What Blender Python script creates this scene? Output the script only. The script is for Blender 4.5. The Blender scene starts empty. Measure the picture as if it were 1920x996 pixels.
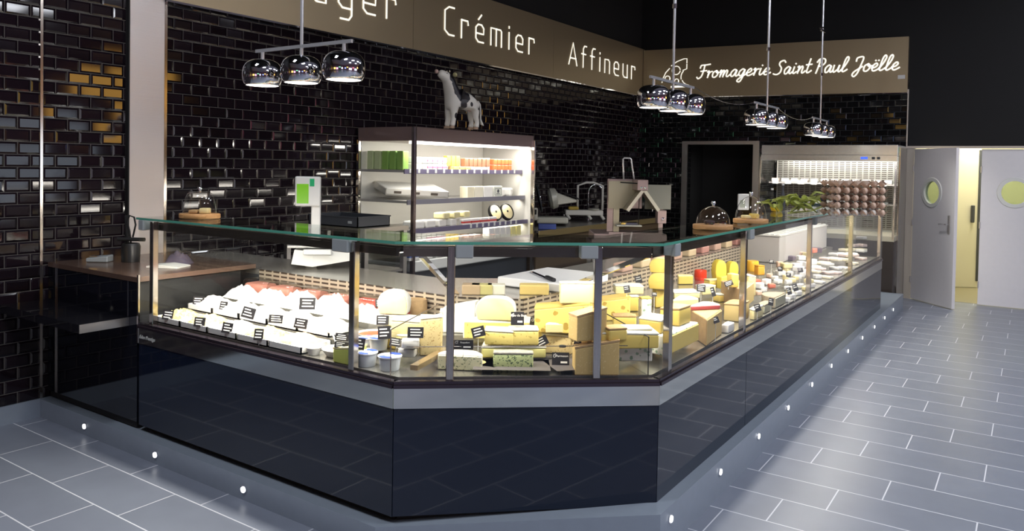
import bpy, bmesh, math, random
from mathutils import Vector, Matrix
random.seed(7)
PI = math.pi
SC = bpy.context.scene
COL = SC.collection

# ------------------------------------------------------------------ camera
F, CX, CY, H = 1439.0, 960.0, 347.6, 1.65
YAW, PITCH, ROLL = math.radians(34.19), math.radians(1.42), math.radians(-0.98)
fw = Vector((math.cos(YAW) * math.cos(PITCH), math.sin(YAW) * math.cos(PITCH), -math.sin(PITCH)))
r0 = Vector((math.sin(YAW), -math.cos(YAW), 0))
d0 = fw.cross(r0)
rt = math.cos(ROLL) * r0 + math.sin(ROLL) * d0
dn = -math.sin(ROLL) * r0 + math.cos(ROLL) * d0
cam_data = bpy.data.cameras.new('camera')
cam = bpy.data.objects.new('camera', cam_data)
COL.objects.link(cam)
m = Matrix((rt, -dn, -fw)).transposed().to_4x4()
m.translation = Vector((0, 0, H))
cam.matrix_world = m
cam_data.sensor_width = 36
cam_data.lens = 36 * F / 1920
cam_data.shift_y = (CY - 498) / 1920
cam_data.clip_end = 100
SC.camera = cam
EYE = Vector((0, 0, H))

# ------------------------------------------------------------------ colour management, world
SC.view_settings.view_transform = 'Standard'
SC.view_settings.look = 'None'
SC.view_settings.gamma = 1
SC.view_settings.use_curve_mapping = False
SC.view_settings.exposure = 0.0
SC.render.engine = 'CYCLES'
try:
    SC.cycles.max_bounces = 10
    SC.cycles.transparent_max_bounces = 24
    SC.cycles.glossy_bounces = 5
    SC.cycles.diffuse_bounces = 3
    SC.cycles.sample_clamp_indirect = 4
    SC.cycles.caustics_reflective = False
    SC.cycles.caustics_refractive = False
except Exception:
    pass
W = bpy.data.worlds.new('world')
SC.world = W
W.use_nodes = True
W.node_tree.nodes['Background'].inputs[0].default_value = (0.6, 0.62, 0.75, 1)
W.node_tree.nodes['Background'].inputs[1].default_value = 0.10


def lamp(name, kind, loc, power, color=(1, 1, 1), size=(1, 1), target=None, rot=None, spot=None, blend=.5, radius=.05):
    d = bpy.data.lights.new(name, kind)
    d.energy = power
    d.color = color
    if kind == 'AREA':
        d.shape = 'RECTANGLE'
        d.size, d.size_y = size
    elif kind == 'SPOT':
        d.spot_size = spot
        d.spot_blend = blend
        d.shadow_soft_size = radius
    else:
        d.shadow_soft_size = radius
    o = bpy.data.objects.new(name, d)
    COL.objects.link(o)
    o.location = loc
    if target is not None:
        o.rotation_euler = (Vector(target) - Vector(loc)).to_track_quat('-Z', 'Y').to_euler()
    if rot:
        o.rotation_euler = rot
    return o


# main dimensions
WY, BX = 5.216, 11.28            # long tiled wall, back wall
XP, YP = 2.395, 1.33             # fronts of the two counter arms
A2, B2 = Vector((2.395, 2.215)), Vector((3.13, 1.33))     # corner points of the chamfered front
V1, V2 = Vector((3.195, 2.517)), Vector((3.36, 2.20))     # inner corner points
YEND, XEND = 4.16, 9.08
CU = (B2 - A2).normalized()
CN = Vector((-CU.y, CU.x)) if Vector((-CU.y, CU.x)).dot(Vector((1, 1))) > 0 else Vector((CU.y, -CU.x))
CEIL = 4.7
# hall ceiling lights over the aisle (real panels are built below)
HALL = [(0.5, 3.2), (0.9, 0.0), (3.6, -1.5), (6.4, -1.3), (9.0, -1.3), (6.0, -4.6), (1.5, -4.0)]
for i, (x, y) in enumerate(HALL):
    lamp('hall_light', 'AREA', (x, y, CEIL - .06), 58 if x == 9.0 else 70, (.90, .93, 1.0), (1.2, .6), rot=(0, 0, 0))
# strip lamps under the glass tops of the cases
lamp('case_light', 'AREA', (XP + .10, (YEND + A2.y) / 2, 1.25), 31, (1, .93, .82), (.05, 1.8), rot=(0, math.radians(-18), 0))
mid = (A2 + B2) / 2 + CN * .10
lamp('case_light', 'AREA', (mid.x, mid.y, 1.25), 8, (1, .93, .80), (1.0, .05), rot=(0, 0, math.atan2(CU.y, CU.x)))
lamp('case_light', 'AREA', (6.15, YP + .10, 1.25), 62, (1, .93, .82), (5.6, .05), rot=(math.radians(18), 0, 0))


# ------------------------------------------------------------------ pixel helpers
def ray(px, py):
    return fw + rt * ((px - CX) / F) + dn * ((py - CY) / F)


def onp(ax, v, px, py):
    d = ray(px, py)
    t = (v - EYE[ax]) / d[ax]
    return EYE + d * t


def onx(v, px, py): return onp(0, v, px, py)
def ony(v, px, py): return onp(1, v, px, py)
def onz(v, px, py): return onp(2, v, px, py)
def dist(p): return (Vector(p) - EYE).dot(fw)


def inset(p):
    return min(p[0] - XP, p[1] - YP, (Vector((p[0], p[1])) - A2).dot(CN))


STEPS = ((-1, .24, .737), (.24, .49, .775), (.49, 1.2, .815))


def deckz(p):
    d = inset(p)
    for a, b_, z in STEPS:
        if a <= d < b_:
            return z
    return STEPS[-1][2]


def ondeck(px, py, dz=0):
    best = None
    for a, b_, z in STEPS:
        p = onz(z + dz, px, py)
        d = inset(p)
        if a <= d < b_:
            return p
        e = min(abs(d - a), abs(d - b_))
        if best is None or e < best[0]:
            best = (e, p)
    return best[1]


PLACED = []      # footprints of goods already standing in the cases: centre, half sizes, angle, z0, z1


def axes(a):
    return Vector((math.cos(a), math.sin(a))), Vector((-math.sin(a), math.cos(a)))


def rect_corners(c, hw, hd, a):
    u, v = axes(a)
    return [c + u * sx * hw + v * sy * hd for sx, sy in ((-1, -1), (1, -1), (1, 1), (-1, 1))]


def sat(r1, r2):
    c1_ = rect_corners(*r1[:4]); c2_ = rect_corners(*r2[:4])
    for a in (r1[3], r2[3]):
        for ax in axes(a):
            p = [q.dot(ax) for q in c1_]; q_ = [q.dot(ax) for q in c2_]
            if max(p) <= min(q_) + .001 or max(q_) <= min(p) + .001:
                return False
    return True


def inside(pt, r):
    u, v = axes(r[3])
    d = pt - r[0]
    return abs(d.dot(u)) < r[1] * .92 and abs(d.dot(v)) < r[2] * .92


def settle(px, py, w, d, h, a, hint=None, y0=0., back=.80, tries=9, solid=True, ignore=False):
    """stand a good of footprint w x d on the deck or on a good below it; returns its front middle point"""
    u, v = axes(a)
    cands = []
    for k, (s0, s1, z) in enumerate(STEPS):
        p = onz(z, px, py)
        c = Vector((p.x, p.y)) + v * (y0 + d / 2)
        i_ = inset(c)
        e = 0 if s0 <= i_ < s1 else min(abs(i_ - s0), abs(i_ - s1))
        cands.append((e * 3 + (abs(z - hint) if hint else 0), z, p, None))
    if hint is not None:
        for r in PLACED:
            if abs(r[5] - hint) < .12:
                p = onz(r[5], px, py)
                c = Vector((p.x, p.y)) + v * (y0 + d / 2)
                if inside(c, r):
                    cands.append((abs(r[5] - hint) * .5 - .03, r[5], p, r))
    cands.sort(key=lambda q: q[0])
    _, z, p, sup = cands[0]
    q = Vector((p.x, p.y))
    def clampq(q):
        for _ in range(4):
            for cc in rect_corners(q + v * (y0 + d / 2), w / 2, d / 2, a):
                m_ = .032 - (cc.x - XP)
                if m_ > 0: q = q + Vector((m_, 0))
                m_ = .032 - (cc.y - YP)
                if m_ > 0: q = q + Vector((0, m_))
                m_ = .032 - (cc - A2).dot(CN)
                if m_ > 0: q = q + CN * m_
        return q
    q = clampq(q)
    if not ignore and sup is None:
        for t_ in range(tries):
            c = q + v * (y0 + d / 2)
            zz = z if sup else deckz((c.x, c.y))
            me_ = (c, w / 2, d / 2, a, zz, zz + h)
            hit = False
            for r in PLACED:
                if r is sup or r[5] <= zz + .0015 or r[4] >= zz + h - .0015:
                    continue
                if (r[0] - c).length > .5:
                    continue
                if sat(me_, r):
                    hit = True
                    break
            if not hit or inset(q + Vector((fw.x, fw.y)) * (.012 + d)) > back:
                break
            q = q + Vector((fw.x, fw.y)) * .012
    c = q + v * (y0 + d / 2)
    if sup is None:
        ex = inset(c) - (.80 - d / 2)
        if ex > 0:
            nn = Vector((-1, 0)) if c.x - XP < min(c.y - YP, (c - A2).dot(CN)) + .001 else (Vector((0, -1)) if c.y - YP < (c - A2).dot(CN) else -CN)
            q = q + nn * ex
            c = q + v * (y0 + d / 2)
        # lowest step that no corner sinks into
        z = max(deckz((cc.x, cc.y)) for cc in rect_corners(c, w / 2, d / 2, a))
    if solid:
        PLACED.append((c, w / 2, d / 2, a, z, z + h))
    return Vector((q.x, q.y, z + .0008))


# ------------------------------------------------------------------ materials
def sock(node, name, v):
    if name in node.inputs:
        node.inputs[name].default_value = v


MATS = {}


def mat(name, c, rough=.5, metal=0., noise=0., nscale=20., bump=0., emit=None, estr=0., alpha=None, sub=0., coat=0., spec=None, trans=0.):
    if name in MATS:
        return MATS[name]
    M = bpy.data.materials.new(name)
    M.use_nodes = True
    nt = M.node_tree
    b = nt.nodes['Principled BSDF']
    b.inputs['Base Color'].default_value = (*c, 1)
    b.inputs['Roughness'].default_value = rough
    b.inputs['Metallic'].default_value = metal
    sock(b, 'Coat Weight', coat)
    sock(b, 'Coat Roughness', .05)
    sock(b, 'Transmission Weight', trans)
    if spec is not None:
        sock(b, 'Specular IOR Level', spec)
    if sub:
        sock(b, 'Subsurface Weight', sub)
        sock(b, 'Subsurface Scale', .02)
    if emit:
        b.inputs['Emission Color'].default_value = (*emit, 1)
        b.inputs['Emission Strength'].default_value = estr
    tc = nt.nodes.new('ShaderNodeTexCoord')
    nz = nt.nodes.new('ShaderNodeTexNoise')
    nz.inputs['Scale'].default_value = nscale
    nz.inputs['Detail'].default_value = 4
    nt.links.new(tc.outputs['Object'], nz.inputs['Vector'])
    if noise:
        mx = nt.nodes.new('ShaderNodeMix')
        mx.data_type = 'RGBA'
        mx.inputs[6].default_value = (*[max(0, x * (1 - noise)) for x in c], 1)
        mx.inputs[7].default_value = (*[min(1, x * (1 + noise)) for x in c], 1)
        nt.links.new(nz.outputs['Fac'], mx.inputs[0])
        nt.links.new(mx.outputs[2], b.inputs['Base Color'])
    if bump:
        bp = nt.nodes.new('ShaderNodeBump')
        bp.inputs['Strength'].default_value = bump
        bp.inputs['Distance'].default_value = .01
        nt.links.new(nz.outputs['Fac'], bp.inputs['Height'])
        nt.links.new(bp.outputs['Normal'], b.inputs['Normal'])
    if alpha is not None:
        b.inputs['Alpha'].default_value = alpha
    MATS[name] = M
    return M


def spotmat(name, base, spot, scale, thr, rough=.6, bump=0.3, warp=.4, soft=.05):
    """cheese paste with holes or veins: voronoi cells thresholded into spots"""
    if name in MATS:
        return MATS[name]
    M = mat(name, base, rough, noise=.06, nscale=40)
    nt = M.node_tree
    b = nt.nodes['Principled BSDF']
    tc = nt.nodes.new('ShaderNodeTexCoord')
    nz = nt.nodes.new('ShaderNodeTexNoise')
    nz.inputs['Scale'].default_value = scale * 1.3
    ad = nt.nodes.new('ShaderNodeMixRGB')
    ad.blend_type = 'ADD'
    ad.inputs[0].default_value = warp / scale
    vo = nt.nodes.new('ShaderNodeTexVoronoi')
    vo.inputs['Scale'].default_value = scale
    vo.inputs['Randomness'].default_value = 1
    nt.links.new(tc.outputs['Object'], nz.inputs['Vector'])
    nt.links.new(tc.outputs['Object'], ad.inputs[1])
    nt.links.new(nz.outputs['Color'], ad.inputs[2])
    nt.links.new(ad.outputs[0], vo.inputs['Vector'])
    cr = nt.nodes.new('ShaderNodeValToRGB')
    cr.color_ramp.elements[0].position = thr
    cr.color_ramp.elements[0].color = (*spot, 1)
    cr.color_ramp.elements[1].position = thr + soft
    cr.color_ramp.elements[1].color = (*base, 1)
    nt.links.new(vo.outputs['Distance'], cr.inputs[0])
    nt.links.new(cr.outputs[0], b.inputs['Base Color'])
    if bump:
        bp = nt.nodes.new('ShaderNodeBump')
        bp.inputs['Strength'].default_value = bump
        bp.inputs['Distance'].default_value = .008
        nt.links.new(cr.outputs[1 if False else 0], bp.inputs['Height'])
        nt.links.new(bp.outputs['Normal'], b.inputs['Normal'])
    return M


def glass(name, tint=(1, 1, 1), refl=1.0, rough=0.0):
    """thin clear pane: transparent with a fresnel reflection"""
    M = bpy.data.materials.new(name)
    M.use_nodes = True
    nt = M.node_tree
    nt.nodes.remove(nt.nodes['Principled BSDF'])
    out = nt.nodes['Material Output']
    tr = nt.nodes.new('ShaderNodeBsdfTransparent')
    tr.inputs[0].default_value = (*tint, 1)
    gl = nt.nodes.new('ShaderNodeBsdfGlossy')
    gl.inputs['Roughness'].default_value = rough
    fr = nt.nodes.new('ShaderNodeLayerWeight')
    fr.inputs[0].default_value = .5
    pw = nt.nodes.new('ShaderNodeMath')
    pw.operation = 'POWER'
    pw.inputs[1].default_value = 5
    nt.links.new(fr.outputs['Facing'], pw.inputs[0])
    mu = nt.nodes.new('ShaderNodeMath')
    mu.operation = 'MULTIPLY_ADD'
    mu.inputs[1].default_value = .5 * refl
    mu.inputs[2].default_value = .02 * refl
    mx = nt.nodes.new('ShaderNodeMixShader')
    nt.links.new(pw.outputs[0], mu.inputs[0])
    nt.links.new(mu.outputs[0], mx.inputs[0])
    nt.links.new(tr.outputs[0], mx.inputs[1])
    nt.links.new(gl.outputs[0], mx.inputs[2])
    nt.links.new(mx.outputs[0], out.inputs[0])
    MATS[name] = M
    return M


def brushed(name, c, rough, ax='z', amt=.12, metal=1.0):
    """brushed steel: stretched noise in roughness and bump"""
    M = mat(name, c, rough, metal)
    nt = M.node_tree
    b = nt.nodes['Principled BSDF']
    tc = nt.nodes.new('ShaderNodeTexCoord')
    mp = nt.nodes.new('ShaderNodeMapping')
    mp.inputs['Scale'].default_value = {'z': (2, 2, 300), 'h': (300, 300, 2)}[ax]
    nz = nt.nodes.new('ShaderNodeTexNoise')
    nz.inputs['Scale'].default_value = 1
    nz.inputs['Detail'].default_value = 3
    bp = nt.nodes.new('ShaderNodeBump')
    bp.inputs['Strength'].default_value = amt
    bp.inputs['Distance'].default_value = .002
    nt.links.new(tc.outputs['Object'], mp.inputs[0])
    nt.links.new(mp.outputs[0], nz.inputs['Vector'])
    nt.links.new(nz.outputs['Fac'], bp.inputs['Height'])
    nt.links.new(bp.outputs['Normal'], b.inputs['Normal'])
    return M


class NT:
    def __init__(s, M):
        s.nt = M.node_tree
    def new(s, t, **k):
        n = s.nt.nodes.new(t)
        for a, v in k.items():
            setattr(n, a, v)
        return n
    def link(s, a, b):
        s.nt.links.new(a, b)
    def math(s, op, a, b=None, c=None):
        n = s.nt.nodes.new('ShaderNodeMath')
        n.operation = op
        for i, v in enumerate((a, b, c)):
            if v is None:
                continue
            if isinstance(v, (int, float)):
                n.inputs[i].default_value = v
            else:
                s.link(v, n.inputs[i])
        return n.outputs[0]


def grid_tiles(name, u_ax, v_ax, tw, th, u0, v0, shift, grout, groutc, tilec, rough, bevel=0, tilt=0., var=.1, spec=None, noise=0., groutrough=.8, coat=0, period=2):
    """running-bond tiles: u along the rows, v across them, all in world metres"""
    M = mat(name, tilec, rough, spec=spec, coat=coat)
    T = NT(M)
    b = M.node_tree.nodes['Principled BSDF']
    geo = T.new('ShaderNodeNewGeometry')
    sp = T.new('ShaderNodeSeparateXYZ')
    T.link(geo.outputs['Position'], sp.inputs[0])
    u, v = sp.outputs[u_ax], sp.outputs[v_ax]
    vv = T.math('DIVIDE', T.math('SUBTRACT', v, v0), th)
    row = T.math('FLOOR', vv)
    rowm = row if period is None else T.math('FLOORED_MODULO', row, period)
    uu = T.math('ADD', T.math('DIVIDE', T.math('SUBTRACT', u, u0), tw), T.math('MULTIPLY', rowm, shift))
    colm = T.math('FLOOR', uu)
    fu = T.math('SUBTRACT', uu, colm)
    fv = T.math('SUBTRACT', vv, row)
    du = T.math('MULTIPLY', T.math('MINIMUM', fu, T.math('SUBTRACT', 1.0, fu)), tw)
    dv = T.math('MULTIPLY', T.math('MINIMUM', fv, T.math('SUBTRACT', 1.0, fv)), th)
    e = T.math('MINIMUM', du, dv)
    isg = T.math('LESS_THAN', e, grout)
    cmb = T.new('ShaderNodeCombineXYZ')
    T.link(row, cmb.inputs[0]); T.link(colm, cmb.inputs[1])
    wn = T.new('ShaderNodeTexWhiteNoise', noise_dimensions='3D')
    T.link(cmb.outputs[0], wn.inputs['Vector'])
    # tile colour variation
    val = T.math('ADD', T.math('MULTIPLY', wn.outputs['Value'], var * 2), 1 - var)
    if noise:
        nz = T.new('ShaderNodeTexNoise')
        nz.inputs['Scale'].default_value = 6
        nz.inputs['Detail'].default_value = 6
        T.link(geo.outputs['Position'], nz.inputs['Vector'])
        val = T.math('MULTIPLY', val, T.math('ADD', T.math('MULTIPLY', nz.outputs['Fac'], noise * 2), 1 - noise))
    vm = T.new('ShaderNodeVectorMath', operation='SCALE')
    vm.inputs[0].default_value = tilec
    T.link(val, vm.inputs['Scale'])
    mx = T.new('ShaderNodeMix', data_type='RGBA')
    T.link(isg, mx.inputs[0])
    T.link(vm.outputs[0], mx.inputs[6])
    mx.inputs[7].default_value = (*groutc, 1)
    T.link(mx.outputs[2], b.inputs['Base Color'])
    mr = T.math('ADD', T.math('MULTIPLY', isg, groutrough - rough), rough)
    T.link(mr, b.inputs['Roughness'])
    nrm = geo.outputs['Normal']
    if tilt:
        sub = T.new('ShaderNodeVectorMath', operation='SUBTRACT')
        T.link(wn.outputs['Color'], sub.inputs[0]); sub.inputs[1].default_value = (.5, .5, .5)
        sc = T.new('ShaderNodeVectorMath', operation='SCALE'); sc.inputs['Scale'].default_value = tilt
        T.link(sub.outputs[0], sc.inputs[0])
        ad = T.new('ShaderNodeVectorMath', operation='ADD')
        T.link(nrm, ad.inputs[0]); T.link(sc.outputs[0], ad.inputs[1])
        no = T.new('ShaderNodeVectorMath', operation='NORMALIZE')
        T.link(ad.outputs[0], no.inputs[0])
        nrm = no.outputs[0]
    if bevel:
        h = T.math('MINIMUM', T.math('DIVIDE', T.math('MAXIMUM', T.math('SUBTRACT', e, grout), 0.0), bevel), 1.0)
    else:
        h = T.math('SUBTRACT', 1.0, isg)
    bp = T.new('ShaderNodeBump')
    bp.inputs['Strength'].default_value = 1.0 if bevel else .4
    bp.inputs['Distance'].default_value = .004 if bevel else .002
    T.link(h, bp.inputs['Height'])
    T.link(nrm, bp.inputs['Normal'])
    T.link(bp.outputs['Normal'], b.inputs['Normal'])
    return M


M_tileL = grid_tiles('black_metro_tile', 0, 2, .1485, .0782, 3.18, 0.03, .5, .0022, (.085, .078, .070), (.010, .006, .009), .06, bevel=.011, tilt=.05, var=.3, coat=0)
M_tileB = grid_tiles('black_metro_tile_back', 1, 2, .1485, .0782, 1.4, 0.03, .5, .0018, (.05, .05, .05), (.007, .007, .008), .06, bevel=.011, tilt=.09, var=.3)
M_floor = grid_tiles('floor_tile', 1, 0, .617, .292, 1.203, 2.186 + .292 * 7, 1 / 3, .0032, (.62, .64, .70), (.205, .228, .285), .36, var=.05, noise=.10, groutrough=.7, period=None)
M_steelv = brushed('brushed_steel', (.62, .60, .58), .30, 'z')
M_steelh = brushed('brushed_steel_upright', (.62, .60, .58), .33, 'h')
M_sign = brushed('sign_steel', (.46, .37, .24), .38, 'h', .2, .6)
M_band = mat('polished_steel_band', (.80, .81, .76), .09, 1)
M_chrome = mat('chrome', (.86, .86, .90), .04, 1)
M_satin = mat('satin_chrome', (.95, .96, 1.0), .22, .7)
M_post = mat('polished_post_steel', (.72, .65, .58), .13, 1)
M_blackglass = mat('black_glass_panel', (.007, .012, .028), .05, spec=.55)
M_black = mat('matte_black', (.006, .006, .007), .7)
M_blackwall = mat('black_paint', (.008, .008, .009), .85)
M_plinth = mat('plinth_steel_grey', (.30, .35, .42), .30, .2, noise=.06)
M_rail = mat('dark_rail', (.09, .07, .09), .2, .8)
M_pane = glass('clear_pane', (.985, .99, .985), 1.0)
M_edge = mat('green_glass_edge', (.10, .36, .27), .1, emit=None)
M_top = glass('counter_glass', (.93, .97, .95), 1.3)
M_grey = mat('grey_plastic', (.33, .36, .37), .4)
M_dgrey = mat('dark_grey_plastic', (.05, .055, .065), .4)
M_whitepl = mat('white_plastic', (.78, .79, .76), .35)
M_white = mat('white_paper', (.85, .84, .80), .55, noise=.04)
M_wood = mat('light_wood', (.56, .30, .12), .45, noise=.2, nscale=30)
M_deck = mat('steel_deck', (.60, .58, .52), .25, .9)
M_slate = mat('slate', (.10, .09, .09), .5, noise=.2)
M_glow = mat('lamp_glow', (1, 1, 1), .5, emit=(1, .93, .84), estr=5)
M_tube = mat('tube_glow', (1, 1, 1), .5, emit=(1, .95, .88), estr=4)
M_led = mat('floor_led', (1, 1, 1), .5, emit=(1, 1, 1), estr=3)
M_letter = mat('lit_letter', (.9, .9, .85), .5, emit=(1, .97, .85), estr=.9)
M_door = mat('door_white', (.80, .78, .80), .5, noise=.03)
M_trimw = mat('door_trim', (.60, .52, .44), .5)
M_cream = mat('cream_wall', (.74, .71, .55), .7)


# ------------------------------------------------------------------ mesh helpers
def link(name, me, m, parent=None):
    o = bpy.data.objects.new(name, me)
    COL.objects.link(o)
    if m is not None:
        me.materials.append(m)
    if parent is not None:
        o.parent = parent
    return o


class B:
    def __init__(s):
        s.bm = bmesh.new()

    def box(s, x0, x1, y0, y1, z0, z1, M=None, bev=0, seg=1):
        cx, cy, cz = (x0 + x1) / 2, (y0 + y1) / 2, (z0 + z1) / 2
        r = bmesh.ops.create_cube(s.bm, size=1)
        vs = r['verts']
        bmesh.ops.scale(s.bm, vec=(abs(x1 - x0), abs(y1 - y0), abs(z1 - z0)), verts=vs)
        bmesh.ops.translate(s.bm, vec=(cx, cy, cz), verts=vs)
        if bev:
            es = list({e for v in vs for e in v.link_edges})
            rr = bmesh.ops.bevel(s.bm, geom=es, offset=bev, segments=seg, affect='EDGES', profile=.5)
            vs = list(set(rr['verts']) | {v for v in vs if v.is_valid})
        if M is not None:
            bmesh.ops.transform(s.bm, matrix=M, verts=vs)
        return s

    def prism(s, pts, z0, z1, M=None, bev=0, seg=1):
        """pts ccw 2d; z0/z1 may be lists per vertex"""
        n = len(pts)
        za = z0 if isinstance(z0, (list, tuple)) else [z0] * n
        zb = z1 if isinstance(z1, (list, tuple)) else [z1] * n
        lo = [s.bm.verts.new((p[0], p[1], za[i])) for i, p in enumerate(pts)]
        hi = [s.bm.verts.new((p[0], p[1], zb[i])) for i, p in enumerate(pts)]
        s.bm.faces.new(lo[::-1]); s.bm.faces.new(hi)
        for i in range(n):
            j = (i + 1) % n
            s.bm.faces.new((lo[i], lo[j], hi[j], hi[i]))
        vs = lo + hi
        if bev:
            es = list({e for v in vs for e in v.link_edges})
            rr = bmesh.ops.bevel(s.bm, geom=es, offset=bev, segments=seg, affect='EDGES', profile=.5)
            vs = list(set(rr['verts']) | {v for v in vs if v.is_valid})
        if M is not None:
            bmesh.ops.transform(s.bm, matrix=M, verts=vs)
        return s

    def bar(s, p, q, w, h=None, up=(0, 0, 1)):
        """rectangular bar from p to q"""
        p, q = Vector(p), Vector(q)
        h = h or w
        d = (q - p)
        L = d.length
        d.normalize()
        upv = Vector(up)
        if abs(d.dot(upv)) > .98:
            upv = Vector((1, 0, 0))
        x = d.cross(upv).normalized()
        z = x.cross(d)
        M = Matrix((x, d, z)).transposed().to_4x4()
        M.translation = (p + q) / 2
        s.box(-w / 2, w / 2, -L / 2, L / 2, -h / 2, h / 2, M)
        return s

    def tube(s, pts, r, n=10, caps=True):
        """swept tube; r single or list"""
        pts = [Vector(p) for p in pts]
        rs = r if isinstance(r, (list, tuple)) else [r] * len(pts)
        rings = []
        prev = None
        for i, p in enumerate(pts):
            d = (pts[min(i + 1, len(pts) - 1)] - pts[max(i - 1, 0)]).normalized()
            if prev is None:
                a = Vector((0, 0, 1)) if abs(d.z) < .9 else Vector((1, 0, 0))
                u = d.cross(a).normalized()
            else:
                u = (prev - d * prev.dot(d)).normalized()
            prev = u
            v = d.cross(u)
            rings.append([s.bm.verts.new(p + (u * math.cos(2 * PI * k / n) + v * math.sin(2 * PI * k / n)) * rs[i]) for k in range(n)])
        for a, b in zip(rings, rings[1:]):
            for k in range(n):
                s.bm.faces.new((a[k], a[(k + 1) % n], b[(k + 1) % n], b[k]))
        if caps:
            s.bm.faces.new(rings[0][::-1]); s.bm.faces.new(rings[-1])
        return s

    def lathe(s, prof, n=28, c=(0, 0, 0), M=None, sx=1, sy=1):
        rings = []
        vs = []
        for (r, z) in prof:
            if r < 1e-5:
                v = s.bm.verts.new((c[0], c[1], c[2] + z)); rings.append([v]); vs.append(v)
            else:
                ring = [s.bm.verts.new((c[0] + sx * r * math.cos(2 * PI * k / n), c[1] + sy * r * math.sin(2 * PI * k / n), c[2] + z)) for k in range(n)]
                rings.append(ring); vs += ring
        for a, b in zip(rings, rings[1:]):
            for k in range(n):
                k2 = (k + 1) % n
                if len(a) == 1 and len(b) == 1:
                    continue
                if len(a) == 1:
                    s.bm.faces.new((a[0], b[k2], b[k]))
                elif len(b) == 1:
                    s.bm.faces.new((a[k], a[k2], b[0]))
                else:
                    s.bm.faces.new((a[k], a[k2], b[k2], b[k]))
        if M is not None:
            bmesh.ops.transform(s.bm, matrix=M, verts=vs)
        return s

    def build(s, name, m, parent=None, smooth=False, M=None):
        if M is not None:
            bmesh.ops.transform(s.bm, matrix=M, verts=s.bm.verts)
        bmesh.ops.recalc_face_normals(s.bm, faces=s.bm.faces)
        me = bpy.data.meshes.new(name)
        s.bm.to_mesh(me)
        s.bm.free()
        if smooth:
            for p in me.polygons:
                p.use_smooth = True
            if smooth == 'auto':
                try:
                    me.set_sharp_from_angle(angle=math.radians(40))
                except Exception:
                    pass
        return link(name, me, m, parent)


def thing(name, label, cat, loc=(0, 0, 0), rz=0, group=None):
    o = bpy.data.objects.new(name, None)
    COL.objects.link(o)
    o.empty_display_size = .05
    o.location = loc
    o.rotation_euler = (0, 0, rz)
    o['label'] = label
    o['category'] = cat
    if group:
        o['group'] = group
    return o


def tag(o, label, cat, group=None):
    o['label'] = label
    o['category'] = cat
    if group:
        o['group'] = group
    return o


def struct(o):
    o['kind'] = 'structure'
    return o


def dup(root, loc, rz=None, label=None, group=None, scale=None):
    r = root.copy(); COL.objects.link(r); r.location = loc
    if rz is not None:
        r.rotation_euler = (0, 0, rz)
    if scale:
        r.scale = scale
    if label:
        r['label'] = label
    if group:
        r['group'] = group
    for ch in list(root.children):
        c = ch.copy(); COL.objects.link(c); c.parent = r
        for g in ch.children:
            d = g.copy(); COL.objects.link(d); d.parent = c
    return r


FACE = math.atan2(rt.y, rt.x)      # local +x along the camera's right


def Rz(a): return Matrix.Rotation(a, 4, 'Z')
def Tr(*v): return Matrix.Translation(Vector(v))


# ================================================================== SETTING
struct(B().box(-9, 12.2, -9, 5.4, -.1, 0).build('floor', M_floor))
struct(B().box(-1.5, 12.2, .9, 5.4, CEIL, CEIL + .1).build('ceiling', M_blackwall))
struct(B().box(-9, 12.2, -9, .9, CEIL, CEIL + .1).build('ceiling_hall', mat('hall_ceiling', (.34, .33, .38), .7)))
struct(B().box(-9, -1.5, .9, 5.4, CEIL, CEIL + .1).build('ceiling_side', mat('hall_ceiling', (.34, .33, .38), .7)))
struct(B().box(-9, BX + .1, WY, WY + .12, 0, 3.0).build('wall_left', M_tileL))
struct(B().box(-9, BX + .1, WY, WY + .12, 3.0, CEIL).build('wall_left_upper', M_blackwall))
# back wall with the dark doorway (Y 3.40..4.36, z<2.0) and the double door (Y -0.2..1.30, z<1.98)
dy0, dy1, dzt = 3.40, 4.40, 2.03
b = B()
b.box(BX, BX + .12, dy1, WY + .1, 0, 2.9)
b.box(BX, BX + .12, 1.385, dy0, 0, 2.9)
b.box(BX, BX + .12, dy0, dy1, dzt, 2.9)
struct(b.build('wall_back', M_tileB))
b = B()
b.box(BX, BX + .12, 1.385, WY + .1, 2.9, CEIL)
b.box(BX, BX + .12, -9, 1.385, 1.99, CEIL)
b.box(BX, BX + .12, -9, -.25, 0, 1.99)
struct(b.build('wall_back_upper', M_blackwall))
struct(B().box(BX - .025, BX, -.3, 1.40, 1.975, 2.005).build('trim_1', M_trimw))
struct(B().box(BX - .02, BX + .1, 1.30, 1.385, 0, 1.975).build('trim_2', mat('door_frame', (.45, .40, .34), .5)))
# dark doorway frame
fr = B()
fr.box(BX - .03, BX + .12, dy1 - .0, dy1 + .09, 0, dzt + .05)
fr.box(BX - .03, BX + .12, dy0 - .09, dy0, 0, dzt + .05)
fr.box(BX - .03, BX + .12, dy0, dy1, dzt, dzt + .05)
struct(fr.build('door_1', M_steelh))
b = B()
b.box(BX + .12, 12.1, dy0 - .1, dy0 - .05, 0, 2.2)
b.box(BX + .12, 12.1, dy1 + .05, dy1 + .1, 0, 2.2)
b.box(12.05, 12.1, dy0 - .1, dy1 + .1, 0, 2.2)
b.box(BX + .12, 12.1, dy0 - .1, dy1 + .1, 2.2, 2.25)
struct(b.build('wall_store', M_blackwall))
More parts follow.
